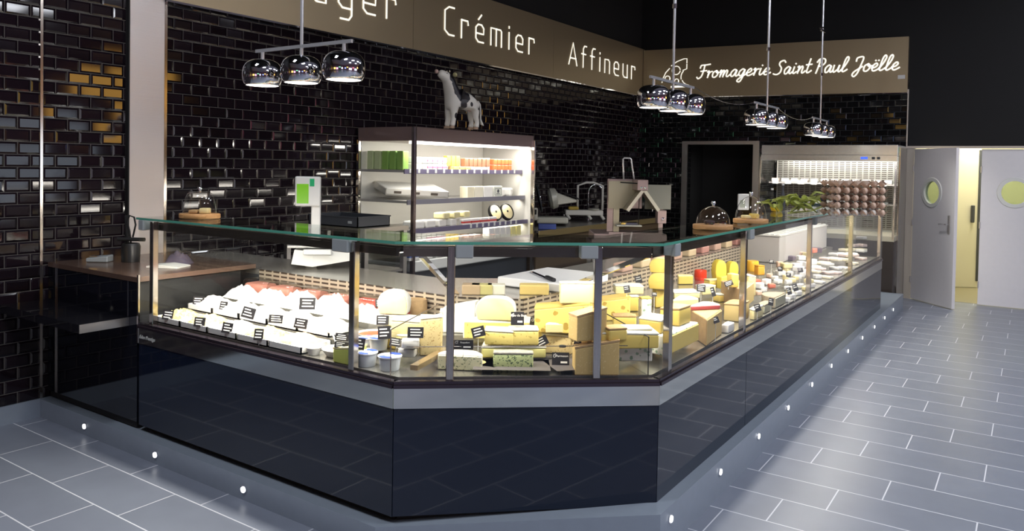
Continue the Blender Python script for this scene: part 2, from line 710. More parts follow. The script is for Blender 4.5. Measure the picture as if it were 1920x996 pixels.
# corridor behind the double door
b = B()
b.box(BX + .12, 14.5, 1.30, 1.36, 0, 2.5)
b.box(BX + .12, 14.5, -.50, -.44, 0, 2.5)
b.box(14.4, 14.46, -.5, 1.36, 0, 2.5)
b.box(BX + .12, 14.5, -.5, 1.36, 2.5, 2.55)
struct(b.build('wall_corridor', M_cream))
struct(B().box(BX + .12, 14.5, -.44, 1.3, -.02, 0.002).build('floor_corridor', mat('corridor_floor', (.26, .23, .14), .5)))
struct(B().box(14.36, 14.40, -.4, 1.28, 0, .09).build('baseboard_corridor', mat('brown_skirting', (.06, .035, .025), .5)))
lamp('corridor_light', 'AREA', (12.9, .5, 2.45), 62, (1, .95, .74), (1.6, .4), rot=(0, 0, 0))
# mall behind the camera
struct(B().box(-9, BX + .1, -9.1, -9, 0, CEIL).build('wall_right', mat('hall_wall', (.30, .15, .19), .6)))
struct(B().box(-9.1, -9, -9, 5.3, 0, CEIL).build('wall_front', mat('hall_wall2', (.26, .15, .19), .6)))
glows = [(-7, -4.6, 1.2, 2.5, (.30, .42, .85), 1.6), (-3.8, -1.8, 2.4, 3.1, (1, .62, .14), 2.6), (-.9, 2.6, .6, 2.3, (.85, .80, .90), 1.7),
         (3.2, 5.2, 2.2, 2.9, (.75, .14, .22), 2.2), (5.8, 9.2, .8, 2.3, (.75, .85, 1), 2.2), (9.7, 11.2, 2.6, 3.7, (1, .52, .10), 6.0)]
for i, (x0, x1, z0, z1, c, e) in enumerate(glows):  # unseen glowing panels, added for coloured reflections in tiles and steel
    struct(B().box(x0, x1, -8.99, -8.93, z0, z1).build('glow_panel_%d' % (i + 1), mat('reflection_glow_%d' % i, (.3, .3, .3), .5, emit=c, estr=e)))
for i, (y0, y1, z0, z1, c, e) in enumerate([(-7.5, -5, .8, 2.6, (.8, .72, .9), 2.0), (-4, -1.4, 2.3, 3.0, (.25, .85, .45), 1.8), (-.6, 1.6, .7, 2.4, (.82, .45, .60), 1.8), (2.2, 4.4, 1.0, 2.5, (1, .60, .15), 2.2)]):  # more unseen panels on the near wall, added to glow in reflections
    struct(B().box(-8.99, -8.93, y0, y1, z0, z1).build('glow_panel_%d' % (i + 7), mat('reflection_glow_b%d' % i, (.3, .3, .3), .5, emit=c, estr=e)))
# ceiling light housings of the hall
for i, (x, y) in enumerate(HALL):
    t = thing('ceiling_light', 'white panel light in the black ceiling over the aisle', 'ceiling light', (x, y, CEIL), 0, 'hall ceiling lights')
    B().box(-.64, .64, -.34, .34, -.05, 0).build('housing', M_whitepl, t)
# skirting at left wall and steel strips
struct(B().box(-9, 2.36, WY - .015, WY, 0, .115).build('baseboard_left', M_plinth))
struct(B().box(2.342, 2.358, WY - .01, WY, .0, 3.0).build('trim_3', M_post))
struct(B().box(3.178, 3.198, WY - .012, WY, .0, 2.80).build('trim_4', M_post))
struct(B().box(BX - .012, BX, 1.385, 1.40, 0, 2.75).build('trim_5', M_steelh))
colx0, colx1 = 2.905, 3.165
t = thing('wall_column', 'tall brushed steel pillar cladding on the black tiled wall at left', 'column', (colx0, WY, 0))
B().box(0, colx1 - colx0, -.03, 0, 0, 2.80).build('cladding', brushed('column_steel', (.62, .58, .57), .30, 'z', .35, .6), t)
B().box(-.008, colx1 - colx0 + .01, -.05, 0, 2.80, 3.5).build('capital', M_steelv, t)
B().box(-.01, 0, -.04, 0, 0, 2.8).build('edge_strip', M_black, t)

# ================================================================== SIGNS
def sign_left():
    t = thing('shop_sign', 'long brushed steel fascia lettered Crémier and Affineur above the tiled wall', 'sign', (3.17, WY, 2.80))
    # modules
    w = [0, 2.62, 5.32, BX - 3.17]
    for a, c in zip(w, w[1:]):
        B().box(a + .002, c - .002, -.06, 0, 0, .735).build('panel', M_sign, t)
    B().box(0, BX - 3.17, -.066, -.0, -.014, 0.0).build('lower_edge', M_chrome, t)
    return t


SANS = {
    'F': (.5, [[(0, 0), (0, .85), (.12, 1), (.5, 1)], [(0, .55), (.4, .55)]]),
    'C': (.5, [[(.5, 1), (.22, 1), (.0, .85), (0, .15), (.22, 0), (.5, 0)]]),
    'A': (.72, [[(0, 0), (.34, 1), (.68, 0)], [(.12, .30), (.56, .30)]]),
    'r': (.42, [[(0, 0), (0, .66)], [(0, .66), (.36, .66), (.38, .52)]]),
    'o': (.5, [[(.12, 0), (.38, 0), (.48, .12), (.48, .54), (.38, .66), (.12, .66), (0, .54), (0, .12), (.12, 0)]]),
    'm': (.72, [[(0, 0), (0, .66), (.62, .66), (.68, .6), (.68, 0)], [(.34, .66), (.34, 0)]]),
    'a': (.48, [[(.05, .66), (.36, .66), (.46, .56), (.46, 0), (.14, .0), (0, .1), (0, .27), (.12, .36), (.46, .36)]]),
    'g': (.5, [[(.48, 0), (.14, 0), (0, .14), (0, .54), (.12, .66), (.48, .66), (.48, -.2), (.38, -.34), (.08, -.34)]]),
    'e': (.5, [[(.46, .0), (.14, .0), (0, .13), (0, .54), (.13, .66), (.34, .66), (.47, .54), (.47, .32), (.0, .32)]]),
    'é': (.5, [[(.46, .0), (.14, .0), (0, .13), (0, .54), (.13, .66), (.34, .66), (.47, .54), (.47, .32), (.0, .32)], [(.15, .85), (.32, 1.03)]]),
    'i': (.1, [[(.04, 0), (.04, .66)], [(.04, .84), (.04, .90)]]),
    'f': (.36, [[(.08, 0), (.08, .86), (.18, 1), (.36, 1)], [(-.06, .62), (.3, .62)]]),
    'n': (.5, [[(0, 0), (0, .66), (.36, .66), (.46, .56), (.46, 0)]]),
    'u': (.5, [[(0, .66), (0, .12), (.12, 0), (.46, 0)], [(.46, .66), (.46, 0)]]),
}
SCRIPT = {
    'F': (.62, [[(.08, .78), (.12, .98), (.4, 1.0), (.72, 1.04)], [(.36, .98), (.36, .5), (.3, .1), (.12, -.05), (.0, .06)], [(.18, .52), (.58, .55)]]),
    'r': (.34, [[(.02, .42), (.1, .52), (.12, .25), (.1, .0)], [(.11, .2), (.2, .42), (.34, .46)]]),
    'o': (.46, [[(.26, .5), (.06, .38), (.06, .06), (.24, .0), (.38, .2), (.34, .44), (.22, .48), (.3, .34), (.5, .36)]]),
    'm': (.72, [[(.02, .45), (.1, .5), (.08, 0)], [(.09, .15), (.22, .48), (.3, .42), (.28, 0)], [(.29, .15), (.42, .48), (.52, .42), (.5, .08), (.6, .0), (.74, .14)]]),
    'a': (.50, [[(.36, .44), (.22, .52), (.04, .3), (.08, .02), (.24, .05), (.38, .46), (.36, .1), (.44, .0), (.56, .12)]]),
    'g': (.48, [[(.38, .44), (.22, .52), (.04, .3), (.1, .03), (.26, .08), (.38, .46), (.34, -.1), (.22, -.44), (.04, -.4), (.1, -.22), (.52, .12)]]),
    'e': (.40, [[(.0, .2), (.2, .24), (.32, .4), (.22, .52), (.06, .34), (.08, .04), (.24, .0), (.46, .14)]]),
    'ë': (.40, [[(.0, .2), (.2, .24), (.32, .4), (.22, .52), (.06, .34), (.08, .04), (.24, .0), (.46, .14)], [(.14, .7), (.15, .72)], [(.32, .7), (.33, .72)]]),
    'i': (.26, [[(.08, .48), (.06, .1), (.14, .0), (.28, .12)], [(.12, .70), (.13, .72)]]),
    'S': (.62, [[(.62, .86), (.5, 1.0), (.28, .92), (.26, .7), (.44, .44), (.42, .12), (.22, -.02), (.0, .04)]]),
    'n': (.52, [[(.02, .45), (.1, .5), (.08, 0)], [(.09, .15), (.24, .48), (.34, .42), (.32, .08), (.4, .0), (.54, .14)]]),
    't': (.34, [[(.14, 1.0), (.1, .5), (.08, .08), (.18, .0), (.36, .14)], [(-.04, .58), (.3, .60)]]),
    'P': (.62, [[(.24, .92), (.2, .4), (.14, -.02)], [(.06, .78), (.2, 1.0), (.5, .98), (.58, .72), (.4, .5), (.2, .48)]]),
    'u': (.50, [[(.02, .48), (.02, .1), (.12, .0), (.3, .2), (.36, .48), (.34, .1), (.42, .0), (.54, .12)]]),
    'l': (.34, [[(.0, .12), (.2, .5), (.3, .9), (.2, 1.04), (.1, .8), (.06, .12), (.16, .0), (.36, .14)]]),
    'J': (.60, [[(.1, .74), (.12, .96), (.4, 1.04), (.5, .9), (.44, .4), (.36, -.1), (.2, -.34), (.06, -.22), (.16, .02), (.56, .34)]]),
}


def catmull(p, n=6):
    if len(p) < 3:
        return p
    q = [p[0]] + list(p) + [p[-1]]
    out = []
    for i in range(1, len(q) - 2):
        for k in range(n):
            t = k / n
            r = []
            for a in (0, 1):
                p0, p1, p2, p3 = q[i - 1][a], q[i][a], q[i + 1][a], q[i + 2][a]
                r.append(.5 * (2 * p1 + (p2 - p0) * t + (2 * p0 - 5 * p1 + 4 * p2 - p3) * t * t + (3 * p1 - p0 - 3 * p2 + p3) * t ** 3))
            out.append(tuple(r))
    out.append(p[-1])
    return out


def stroke(bm, pts, w, d=.006):
    """flat ribbon with depth: points in (x, z), front towards -y"""
    n = len(pts)
    L, R_ = [], []
    for i, p in enumerate(pts):
        a = Vector(pts[max(i - 1, 0)]); c = Vector(pts[min(i + 1, n - 1)])
        t = (c - a)
        if t.length < 1e-6:
            t = Vector((1, 0))
        t.normalize()
        nn = Vector((-t.y, t.x))
        P = Vector(p)
        if i == 0: P = P - t * w * .4
        if i == n - 1: P = P + t * w * .4
        L.append(P + nn * w / 2); R_.append(P - nn * w / 2)
    vL = [(bm.verts.new((v.x, -d, v.y)), bm.verts.new((v.x, 0, v.y))) for v in L]
    vR = [(bm.verts.new((v.x, -d, v.y)), bm.verts.new((v.x, 0, v.y))) for v in R_]
    for i in range(n - 1):
        bm.faces.new((vL[i][0], vL[i + 1][0], vR[i + 1][0], vR[i][0]))
        bm.faces.new((vL[i][0], vL[i][1], vL[i + 1][1], vL[i + 1][0]))
        bm.faces.new((vR[i][0], vR[i + 1][0], vR[i + 1][1], vR[i][1]))
    bm.faces.new((vL[0][0], vR[0][0], vR[0][1], vL[0][1]))
    bm.faces.new((vL[-1][0], vL[-1][1], vR[-1][1], vR[-1][0]))


def word(text, font, size, wstroke, parent, origin, total=None, smooth=False, slant=0, gap=.2, slope=0):
    """every letter a part of its own; the word is stretched to be total long"""
    x = 0
    letters = []
    for ch in text:
        adv, st = font[ch]
        letters.append([[(x + p[0] + slant * p[1], p[1]) for p in (catmull(q) if smooth else q)] for q in st])
        x += adv + gap
    mxx = max(p[0] for l in letters for q in l for p in q)
    k = (total / size / mxx) if total else 1
    for l in letters:
        b = B()
        for q in l:
            stroke(b.bm, [(p[0] * size * k, p[1] * size + slope * p[0] * size * k) for p in q], wstroke)
        o = b.build('letter', M_letter, parent)
        o.location = origin


ts = sign_left()
for txt, x0, x1, zb in (('Fromager', 3.22, 5.53, 3.045), ('Crémier', 6.28, 8.02, 3.03), ('Affineur', 8.88, 10.92, 3.025)):
    word(txt, SANS, .292, .017, ts, (x0 - 3.17, -.061, zb - 2.80), x1 - x0, gap=.42)

# right sign: corners measured on the back wall
t = thing('shop_sign', 'brushed steel sign reading Fromagerie Saint Paul Joëlle over the back wall', 'sign', (BX, 5.15, 2.77), -PI / 2)
LW = 5.15 - 1.40
b = B()
v = [(0, 0), (LW, -.065), (LW, .665), (0, .745)]
n = len(v)
fr_ = [b.bm.verts.new((p[0], -.06, p[1])) for p in v]
bk_ = [b.bm.verts.new((p[0], 0, p[1])) for p in v]
b.bm.faces.new(fr_); b.bm.faces.new(bk_[::-1])
for i in range(4):
    j = (i + 1) % 4
    b.bm.faces.new((fr_[i], bk_[i], bk_[j], fr_[j]))
b.build('panel', M_sign, t)
b = B(); b.bar((0, -.03, -.006), (LW, -.03, -.071), .066, .012); b.build('lower_edge', M_chrome, t)
for txt, ya, yb, zb in (('Fromagerie', 4.27, 3.17, 3.035), ('Saint', 3.13, 2.60, 3.03), ('Paul', 2.575, 2.12, 3.02), ('Joëlle', 2.08, 1.50, 3.01)):
    word(txt, SCRIPT, .19, .019, t, (5.15 - ya, -.061, zb - 2.77), ya - yb, smooth=True, slant=.22, gap=.04)
# cheese emblem
b = B()
sx, sz = 5.15 - 4.83, 2.965 - 2.77
def arc(cx, cz, r, a0, a1, n=16, ky=1.0):
    return [(cx + r * math.cos(math.radians(a0 + (a1 - a0) * i / n)), cz + ky * r * math.sin(math.radians(a0 + (a1 - a0) * i / n))) for i in range(n + 1)]
em = [[(0.0, .03), (.02, .10), (.06, .18), (.12, .24)], [(.15, .28), (.24, .34), (.35, .375), (.40, .375), (.40, .31)], [(.40, .29), (.40, .22), (.34, .20)],
      arc(.43, .10, .12, 135, 195, 8), arc(.45, .10, .13, 205, 262, 8), arc(.23, .205, .065, 10, 350, 20), arc(.09, .085, .042, 0, 360, 18), arc(.24, .04, .034, 0, 360, 16), [(.16, -.045), (.41, -.045)]]
for s_ in em:
    stroke(b.bm, s_, .012)
stroke(b.bm, [(.16, -.045), (.41, -.045)], .030)
o = b.build('cheese_emblem', M_letter, t)
o.location = (sx, -.061, sz)
B().box(5.15 - 1.515, 5.15 - 1.43, -.064, -.058, 2.885 - 2.77, 2.935 - 2.77).build('sticker', M_white, t)

# ================================================================== PLINTH
XF, YF = 2.342, 1.268
hl, hr = .114, .184
def plinth():
    # chamfer start and end on the front faces
    a = Vector((XF, 2.26)); c = Vector((3.03, YF))
    outer = [(XF, WY), (XF, a.y), (c.x, YF), (10.35, YF)]
    zt = [hl, hl, hr, hr]
    inner = [(XP + .5, WY), (XP + .5, 2.5), (3.45, YP + .5), (10.35, YP + .5)]
    b = B()
    bm = b.bm
    lo = [bm.verts.new((p[0], p[1], 0)) for p in outer]
    hi = [bm.verts.new((p[0], p[1], z)) for p, z in zip(outer, zt)]
    ii = [bm.verts.new((p[0], p[1], z)) for p, z in zip(inner, zt)]
    il = [bm.verts.new((p[0], p[1], 0)) for p in inner]
    for i in range(3):
        bm.faces.new((lo[i], lo[i + 1], hi[i + 1], hi[i]))
        bm.faces.new((hi[i], hi[i + 1], ii[i + 1], ii[i]))
        bm.faces.new((ii[i], ii[i + 1], il[i + 1], il[i]))
        bm.faces.new((il[i], il[i + 1], lo[i + 1], lo[i]))
    bm.faces.new((lo[0], hi[0], ii[0], il[0])); bm.faces.new((lo[3], il[3], ii[3], hi[3]))
    return struct(b.build('trim_6', M_plinth))
plinth()


def floor_led(loc, rz, label, group):
    t = thing('plinth_light', label, 'light', loc, rz, group)
    Mx = Matrix.Rotation(PI / 2, 4, 'X')
    B().lathe([(0, 0), (.021, 0), (.021, .004), (.0, .004)], 16, M=Mx).build('bezel', M_chrome, t)
    B().lathe([(0, .004), (.0155, .004), (.0145, .008), (.0, .009)], 16, M=Mx).build('lens', M_led, t)
    return t
l0 = None
for (px, py) in ((159, 799.6), (291.5, 853), (457, 918)):
    p = onx(XF, px, py)
    if l0 is None:
        l0 = floor_led(p, -PI / 2, 'small round white light set in the grey plinth left of the counter corner', 'lights in the left plinth')
    else:
        dup(l0, p)
for (px, py) in ((1257, 973), (1349.9, 884.9), (1421.7, 817.9), (1476.9, 764.5), (1521.5, 721), (1557.9, 686), (1589, 658.5), (1616, 633.6), (1638.9, 613), (1658, 596), (1674, 580.6)):
    dup(l0, ony(YF, px, py), 0, 'small round white light set in the grey plinth along the right counter arm', 'lights in the right plinth')

# ================================================================== DISPLAY CASES
ZB, ZT, ZG, ZTOP = .165, .615, .72, 1.318     # panel bottom, panel top, glass bottom, glass top
W0 = .012


def frame(name, label, P, Q):
    """thing with local x from P to Q along the front, local y inwards"""
    P, Q = Vector(P), Vector(Q)
    d = (Q - P)
    a = math.atan2(d.y, d.x)
    return thing(name, label, 'display counter', (P.x, P.y, 0), a), d.length


def case(label, P, Q, posts, seams, inner, zlow=(ZB, ZB), endL=False, endR=False, clamps=()):
    t, L = frame('display_case', label, P, Q)
    s0 = seams
    for a, c in zip([0] + s0, s0 + [L]):
        B().prism([(a + .002, 0), (c - .002, 0), (c - .002, .012), (a + .002, .012)],
                  [zlow[0] + (zlow[1] - zlow[0]) * a / L, zlow[0] + (zlow[1] - zlow[0]) * c / L] * 1 + [zlow[0] + (zlow[1] - zlow[0]) * c / L, zlow[0] + (zlow[1] - zlow[0]) * a / L], ZT).build('front_panel', M_blackglass, t)
    B().box(.001, L - .001, -.004, .012, ZT, ZG - .018).build('steel_band', M_band, t)
    b = B(); b.box(0, L, -.012, .03, ZG - .018, ZG - .004); b.box(0, L, -.004, .03, ZG - .004, ZG + .010)
    b.build('lower_rail', M_rail, t)
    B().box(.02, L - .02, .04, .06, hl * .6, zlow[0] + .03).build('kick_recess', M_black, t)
    # glass panes between posts
    cuts = [0] + [p for p in posts if 0.05 < p < L - .05] + [L]
    for a, c in zip(cuts, cuts[1:]):
        B().box(a + .003, c - .003, -.002, .005, ZG + .010, ZTOP - .02).build('front_pane', M_pane, t)
    for p in posts:
        B().box(p - .017, p + .017, .010, .044, ZG, ZTOP - .012, bev=.003).build('post', M_post, t)
    for (x, w) in clamps:
        b = B(); b.box(x - w / 2, x + w / 2, -.012, .05, ZTOP - .062, ZTOP - .004, bev=.004); b.build('clamp', M_grey, t)
    # light bar below the glass top
    b = B(); b.box(.03, L - .03, .055, .14, 1.272, 1.300); b.box(.03, L - .03, .055, .060, 1.255, 1.272); b.build('light_bar', mat('light_bar_steel', (.16, .13, .11), .2, .8), t)
    B().box(.05, L - .05, .075, .125, 1.2655, 1.272).build('light_tube', M_tube, t)
    return t, L


LA = (XP, YEND); LB = (A2.x, A2.y)
c1, L1 = case('left arm of the glass deli counter, white salad trays inside', LA, LB, [YEND - 4.06 , YEND - 2.484], [], None, (.150, .150), clamps=((.03, .05), (YEND - 2.54, .10)))
c2, L2 = case('short angled corner section of the glass cheese counter', (A2.x, A2.y), (B2.x, B2.y), [.205 * 1.15, .76 * 1.15], [], None, (.152, .175), clamps=((.205 * 1.15 + .055, .075), (.76 * 1.15 - .045, .075)))
c3, L3 = case('long right arm of the glass cheese counter receding to the back', (B2.x, B2.y), (XEND, YP), [3.278 - 3.13, 4.366 - 3.13, 5.927 - 3.13, 7.489 - 3.13, XEND - 3.13 - .02], [1.245], None, (.172, .160), clamps=((.16, .06), (1.27, .07), (2.83, .05), (4.39, .05)))
# left end edge strip, end pane, logo
B().box(-.012, -.002, 0, .80, ZG, ZTOP - .02).build('end_pane', M_pane, c1)
B().box(-.014, -.0, -.006, .004, ZT, 1.0).build('edge_strip', M_post, c1)
B().box(L3, L3 + .008, 0, .85, ZG, ZTOP - .02).build('end_pane', M_pane, c3)
B().box(L3 - .01, L3, .012, .85, .16, ZG).build('end_panel', mat('end_panel_grey', (.36, .36, .36), .3), c3)
B().box(L1 * .0 + .005, L1, .010, .012, ZG - .0, ZG + .001).build('inner_lip', M_post, c1)


def glass_top():
    t = thing('glass_top', 'green edged clear glass top running along the whole counter', 'glass top', (0, 0, 0))
    o = .30
    q1 = Vector((XP + .36, A2.y + .17)); q2 = Vector((B2.x + .17, YP + .36))
    out = [(XP - .008, YEND + .02), (A2.x - .008, A2.y - .004), (B2.x - .004, YP - .008), (XEND, YP - .008)]
    inn = [(XEND, YP + .36), (q2.x, q2.y), (q1.x, q1.y), (XP + .36, YEND + .02)]
    b = B()
    for quad in ([out[0], out[1], inn[2], inn[3]], [out[1], out[2], inn[1], inn[2]], [out[2], out[3], inn[0], inn[1]]):
        b.prism(quad, ZTOP - .004, ZTOP + .008)
    b.build('glass_sheet', M_top, t)
    b = B()
    for p, q in zip(out, out[1:]):
        b.bar((p[0], p[1], ZTOP + .002), (q[0], q[1], ZTOP + .002), .003, .012)
    b.build('polished_edge', M_edge, t)
glass_top()

# interior of the cases: deck, back grille, worktop; one continuous worktop thing
def poly_offset(xl, yr, s1, s2):
    return xl, yr, s1, s2


def into(b, name, m, t):
    """mesh drawn in world metres becomes a part of thing t"""
    return b.build(name, m, t, M=t.matrix_basis.inverted())


def decks():
    def off(s_):
        return [(XP + s_, YEND - .01), (XP + s_, A2.y + (s_ - s_ * CN.x) / CN.y), (B2.x + (s_ - s_ * CN.y) / CN.x, YP + s_), (XEND - .01, YP + s_)]
    i = [(V1.x, YEND - .01), (V1.x, V1.y), (V2.x, V2.y), (XEND - .01, V2.y)]
    for k, t in enumerate((c1, c2, c3)):
        b = B()
        z0 = .64
        for s_, (a_, b_, z) in zip((.045, .25, .50), STEPS):
            o = off(s_)
            b.prism([o[k], o[k + 1], i[k + 1], i[k]], z0, z)
            z0 = z - .004
        into(b, 'display_deck', M_deck, t)

    def grille(P, Q, t):
        P, Q = Vector(P), Vector(Q)
        L = (Q - P).length
        a = math.atan2((Q - P).y, (Q - P).x)
        M = Tr(P.x, P.y, 0) @ Rz(a)
        g = B()
        g.box(0, L, -.004, .012, .80, .952, M)
        o_ = into(g, 'back_grille', M_grille, t)
    grille((V1.x, YEND - .02), V1, c1)
    grille(V1, V2, c2)
    grille(V2, (7.0, V2.y), c3)


def grille_mat(name='grille_steel', c=(.60, .52, .40)):
    """steel sheet punched with rows of dark vent slots"""
    M = mat(name, (.55, .47, .36), .35, .5)
    T = NT(M)
    bs = M.node_tree.nodes['Principled BSDF']
    geo = T.new('ShaderNodeNewGeometry')
    sp = T.new('ShaderNodeSeparateXYZ')
    T.link(geo.outputs['Position'], sp.inputs[0])
    u = T.math('DIVIDE', T.math('SUBTRACT', sp.outputs[0], sp.outputs[1]), .075)
    v = T.math('DIVIDE', T.math('SUBTRACT', sp.outputs[2], .80), .026)
    fu = T.math('FRACT', u); fv = T.math('FRACT', v)
    mm = T.math('MULTIPLY', T.math('GREATER_THAN', fu, .22), T.math('GREATER_THAN', fv, .55))
    mx = T.new('ShaderNodeMix', data_type='RGBA')
    T.link(mm, mx.inputs[0]); mx.inputs[6].default_value = (*c, 1); mx.inputs[7].default_value = (.05, .035, .025, 1)
    T.link(mx.outputs[2], bs.inputs['Base Color'])
    T.link(T.math('MULTIPLY', T.math('SUBTRACT', 1.0, mm), .5), bs.inputs['Metallic'])
    return M


M_grille = grille_mat()
decks()


def worktops():
    e = .50
    o = [(V1.x + .02, WY - .01), (V1.x + .02, V1.y + .005), (V2.x + .01, V2.y + .02), (9.0, V2.y + .02)]
    i = [(V1.x + e, WY - .01), (V1.x + e, 3.05), (3.95, V2.y + e), (9.0, V2.y + e)]
    lab = ('steel staff worktop behind the left counter arm, carrying the scale', 'steel staff worktop behind the counter corner, carrying the cutting board', 'steel staff worktop behind the long right counter arm')
    for k in range(3):
        c = (Vector(o[k]) + Vector(i[k + 1])) / 2
        t = thing('staff_worktop', lab[k], 'worktop', (c.x, c.y, 0))
        b = B(); b.prism([o[k], o[k + 1], i[k + 1], i[k]], .915, .948)
        into(b, 'worktop_plate', mat('worktop_steel', (.74, .71, .64), .22, .75), t)
        b = B(); b.prism([o[k], o[k + 1], i[k + 1], i[k]], .1, .914)
        into(b, 'cabinet', M_dgrey, t)
worktops()

# ================================================================== TILL AND BAG SHELF
t = thing('till_counter', 'black glass fronted till counter with a brown top against the tiled wall', 'counter', (XP, WY, 0))
B().box(0, .012, -(WY - YEND) + .02, -.003, .16, .955).build('front_panel', mat('till_front', (.006, .007, .012), .04, spec=.6), t)
B().box(-.004, .80, -(WY - YEND) + .02, -.003, .957, .985).build('worktop', mat('brown_top', (.16, .10, .075), .22, .3, noise=.15), t)
B().box(-.279, -.001, -.95, -.003, .70, .748).build('bag_shelf', mat('shelf_black_glass', (.01, .01, .013), .05), t)
B().box(-.279, -.001, -.956, -.951, .700, .748).build('shelf_edge', M_steelv, t)
B().box(-.003, .002, -.94, -.936, .75, .98).build('edge_strip', M_post, t)
B().box(.012, .7, -(WY - YEND) + .04, -.01, .12, .95).build('carcass', M_black, t)

# lettering on the steel band
def text_mesh(name, txt, size, m, parent, loc, rot, shear=0, ext=.0005):
    cu = bpy.data.curves.new(name, 'FONT')
    cu.body = txt; cu.size = size; cu.extrude = ext; cu.shear = shear
    tmp = bpy.data.objects.new(name, cu)
    COL.objects.link(tmp)
    bpy.context.view_layer.update()
    me = bpy.data.meshes.new_from_object(tmp)
    bpy.data.objects.remove(tmp)
    o = link(name, me, m, parent)
    o.location = loc
    o.rotation_euler = rot
    return o
text_mesh('maker_lettering', 'Eden Prestige', .028, M_whitepl, c1, (.01, -.0055, .645), (PI / 2, 0, 0), .35)

# ================================================================== WALL FRIDGE
FX0, FX1, FY, FZ = 5.09, 7.03, 4.50, 1.985
t = thing('open_fridge', 'tall lit open fridge with glass end and shelves of dairy under the cow figure', 'fridge', (FX0, FY, 0))
FL, FD = FX1 - FX0, WY - FY - .02
M_fin = mat('fridge_inside', (.72, .70, .64), .45)
b = B(); b.box(.02, FL - .02, FD - .03, FD, .6, 1.86); b.build('back_panel', M_fin, t)
b = B(); b.box(.0, FL, .0, FD, 1.86, FZ, bev=.006); b.build('canopy', mat('canopy_steel', (.38, .27, .25), .2, .6), t)
b = B(); b.box(0, FL, .06, FD, .12, .70, bev=.01); b.build('base', M_dgrey, t)
b = B(); b.box(0, FL, -.02, .07, .70, .80, bev=.01); b.box(0, FL, .05, FD, .70, .74); b.build('sill', M_whitepl, t)
B().box(-.008, 0, .02, FD, .70, 1.86).build('end_pane', M_pane, t)
B().box(FL - .012, FL - .004, .02, FD, .70, 1.86).build('end_panel', M_fin, t)
b = B(); b.box(-.018, .012, -.02, .02, .1, FZ, bev=.003); b.build('front_post', mat('post_brown_steel', (.34, .27, .26), .2, .9), t)
b = B(); b.box(FL - .012, FL + .014, -.02, .02, .1, FZ - .05, bev=.003); b.build('front_post', M_post, t)
b = B(); b.box(-.016, .01, FD - .03, FD, .1, 1.87); b.build('rear_post', M_post, t)
B().box(.03, FL - .03, .03, .09, 1.835, 1.86).build('light_tube', M_tube, t)
lamp('fridge_light', 'AREA', (FX0 + FL / 2, FY + .07, 1.83), 15, (1, .95, .86), (FL - .1, .06), rot=(math.radians(22), 0, 0))
SHZ = [1.600, 1.325, 1.065, .90]
M_shelf = mat('fridge_shelf', (.62, .60, .58), .3, .5)
M_ticket = mat('ticket_strip', (.17, .15, .24), .35)
for i, z in enumerate(SHZ):
    yf = .14 if i == 0 else (.10 if i == 1 else (.06 if i == 2 else .03))
    s = B().box(.02, FL - .02, yf, FD - .03, z - .022, z).build('shelf', M_shelf, t)
    B().box(.02, FL - .02, yf - .012, yf, z - .034, z + .010).build('ticket_rail', M_ticket if i != 1 else mat('grey_rail', (.30, .29, .34), .3), s)
    if i in (0, 2):
        n = 15 if i == 0 else 9
        for k in range(n):
            x = .05 + (FL - .15) * (k / n if i == 0 else .45 + .5 * k / n)
            B().box(x + .03, x + .055, yf - .016, yf - .0125, z - .026, z + .012).build('price_ticket', M_whitepl, s)
for z in (1.60, 1.325):
    lamp('fridge_shelf_light', 'AREA', (FX0 + FL / 2, FY + .16, z - .04), 5, (1, .95, .86), (FL - .1, .03), rot=(math.radians(25), 0, 0))
lamp('fridge_shelf_light', 'AREA', (FX0 + FL / 2, FY + .12, 1.065 - .04), 6, (1, .95, .86), (FL - .1, .03), rot=(math.radians(25), 0, 0))

PK = {}
def pack(name, label, cat, loc, w, d, h, c, rz=0, group=None, bev=.006, rough=.4, band=None, top=None):
    key = (name, round(w, 3), round(d, 3), round(h, 3), c, band, top)
    if key in PK:
        return dup(PK[key], loc, rz, label, group)
    t = thing(name, label, cat, loc, rz, group)
    B().box(-w / 2, w / 2, 0, d, 0, h, bev=min(bev, h / 3), seg=2).build('wrapper', mat('pack_%02d%02d%02d' % tuple(int(x * 99) for x in c), c, rough, noise=.08), t)
    if band:
        B().box(-w / 2 - .0008, w / 2 + .0008, -.0012, d * .5, h * .32, h * .62).build('printed_band', mat('pack_%02d%02d%02d' % tuple(int(x * 99) for x in band), band, .45), t)
    if top:
        B().box(-w / 2 + .004, w / 2 - .004, .004, d - .004, h, h + .003).build('lid', mat('pack_%02d%02d%02d' % tuple(int(x * 99) for x in top), top, .4), t)
    PK[key] = t
    return t

WHT, CRM, GRN, RED, ORG, BLU, PNK, YEL = (.8, .79, .75), (.76, .70, .52), (.30, .52, .12), (.6, .07, .05), (.75, .22, .06), (.10, .18, .5), (.75, .25, .38), (.85, .65, .12)
def fpos(x, y, z): return (FX0 + x, FY + y, z)
z = SHZ[0]
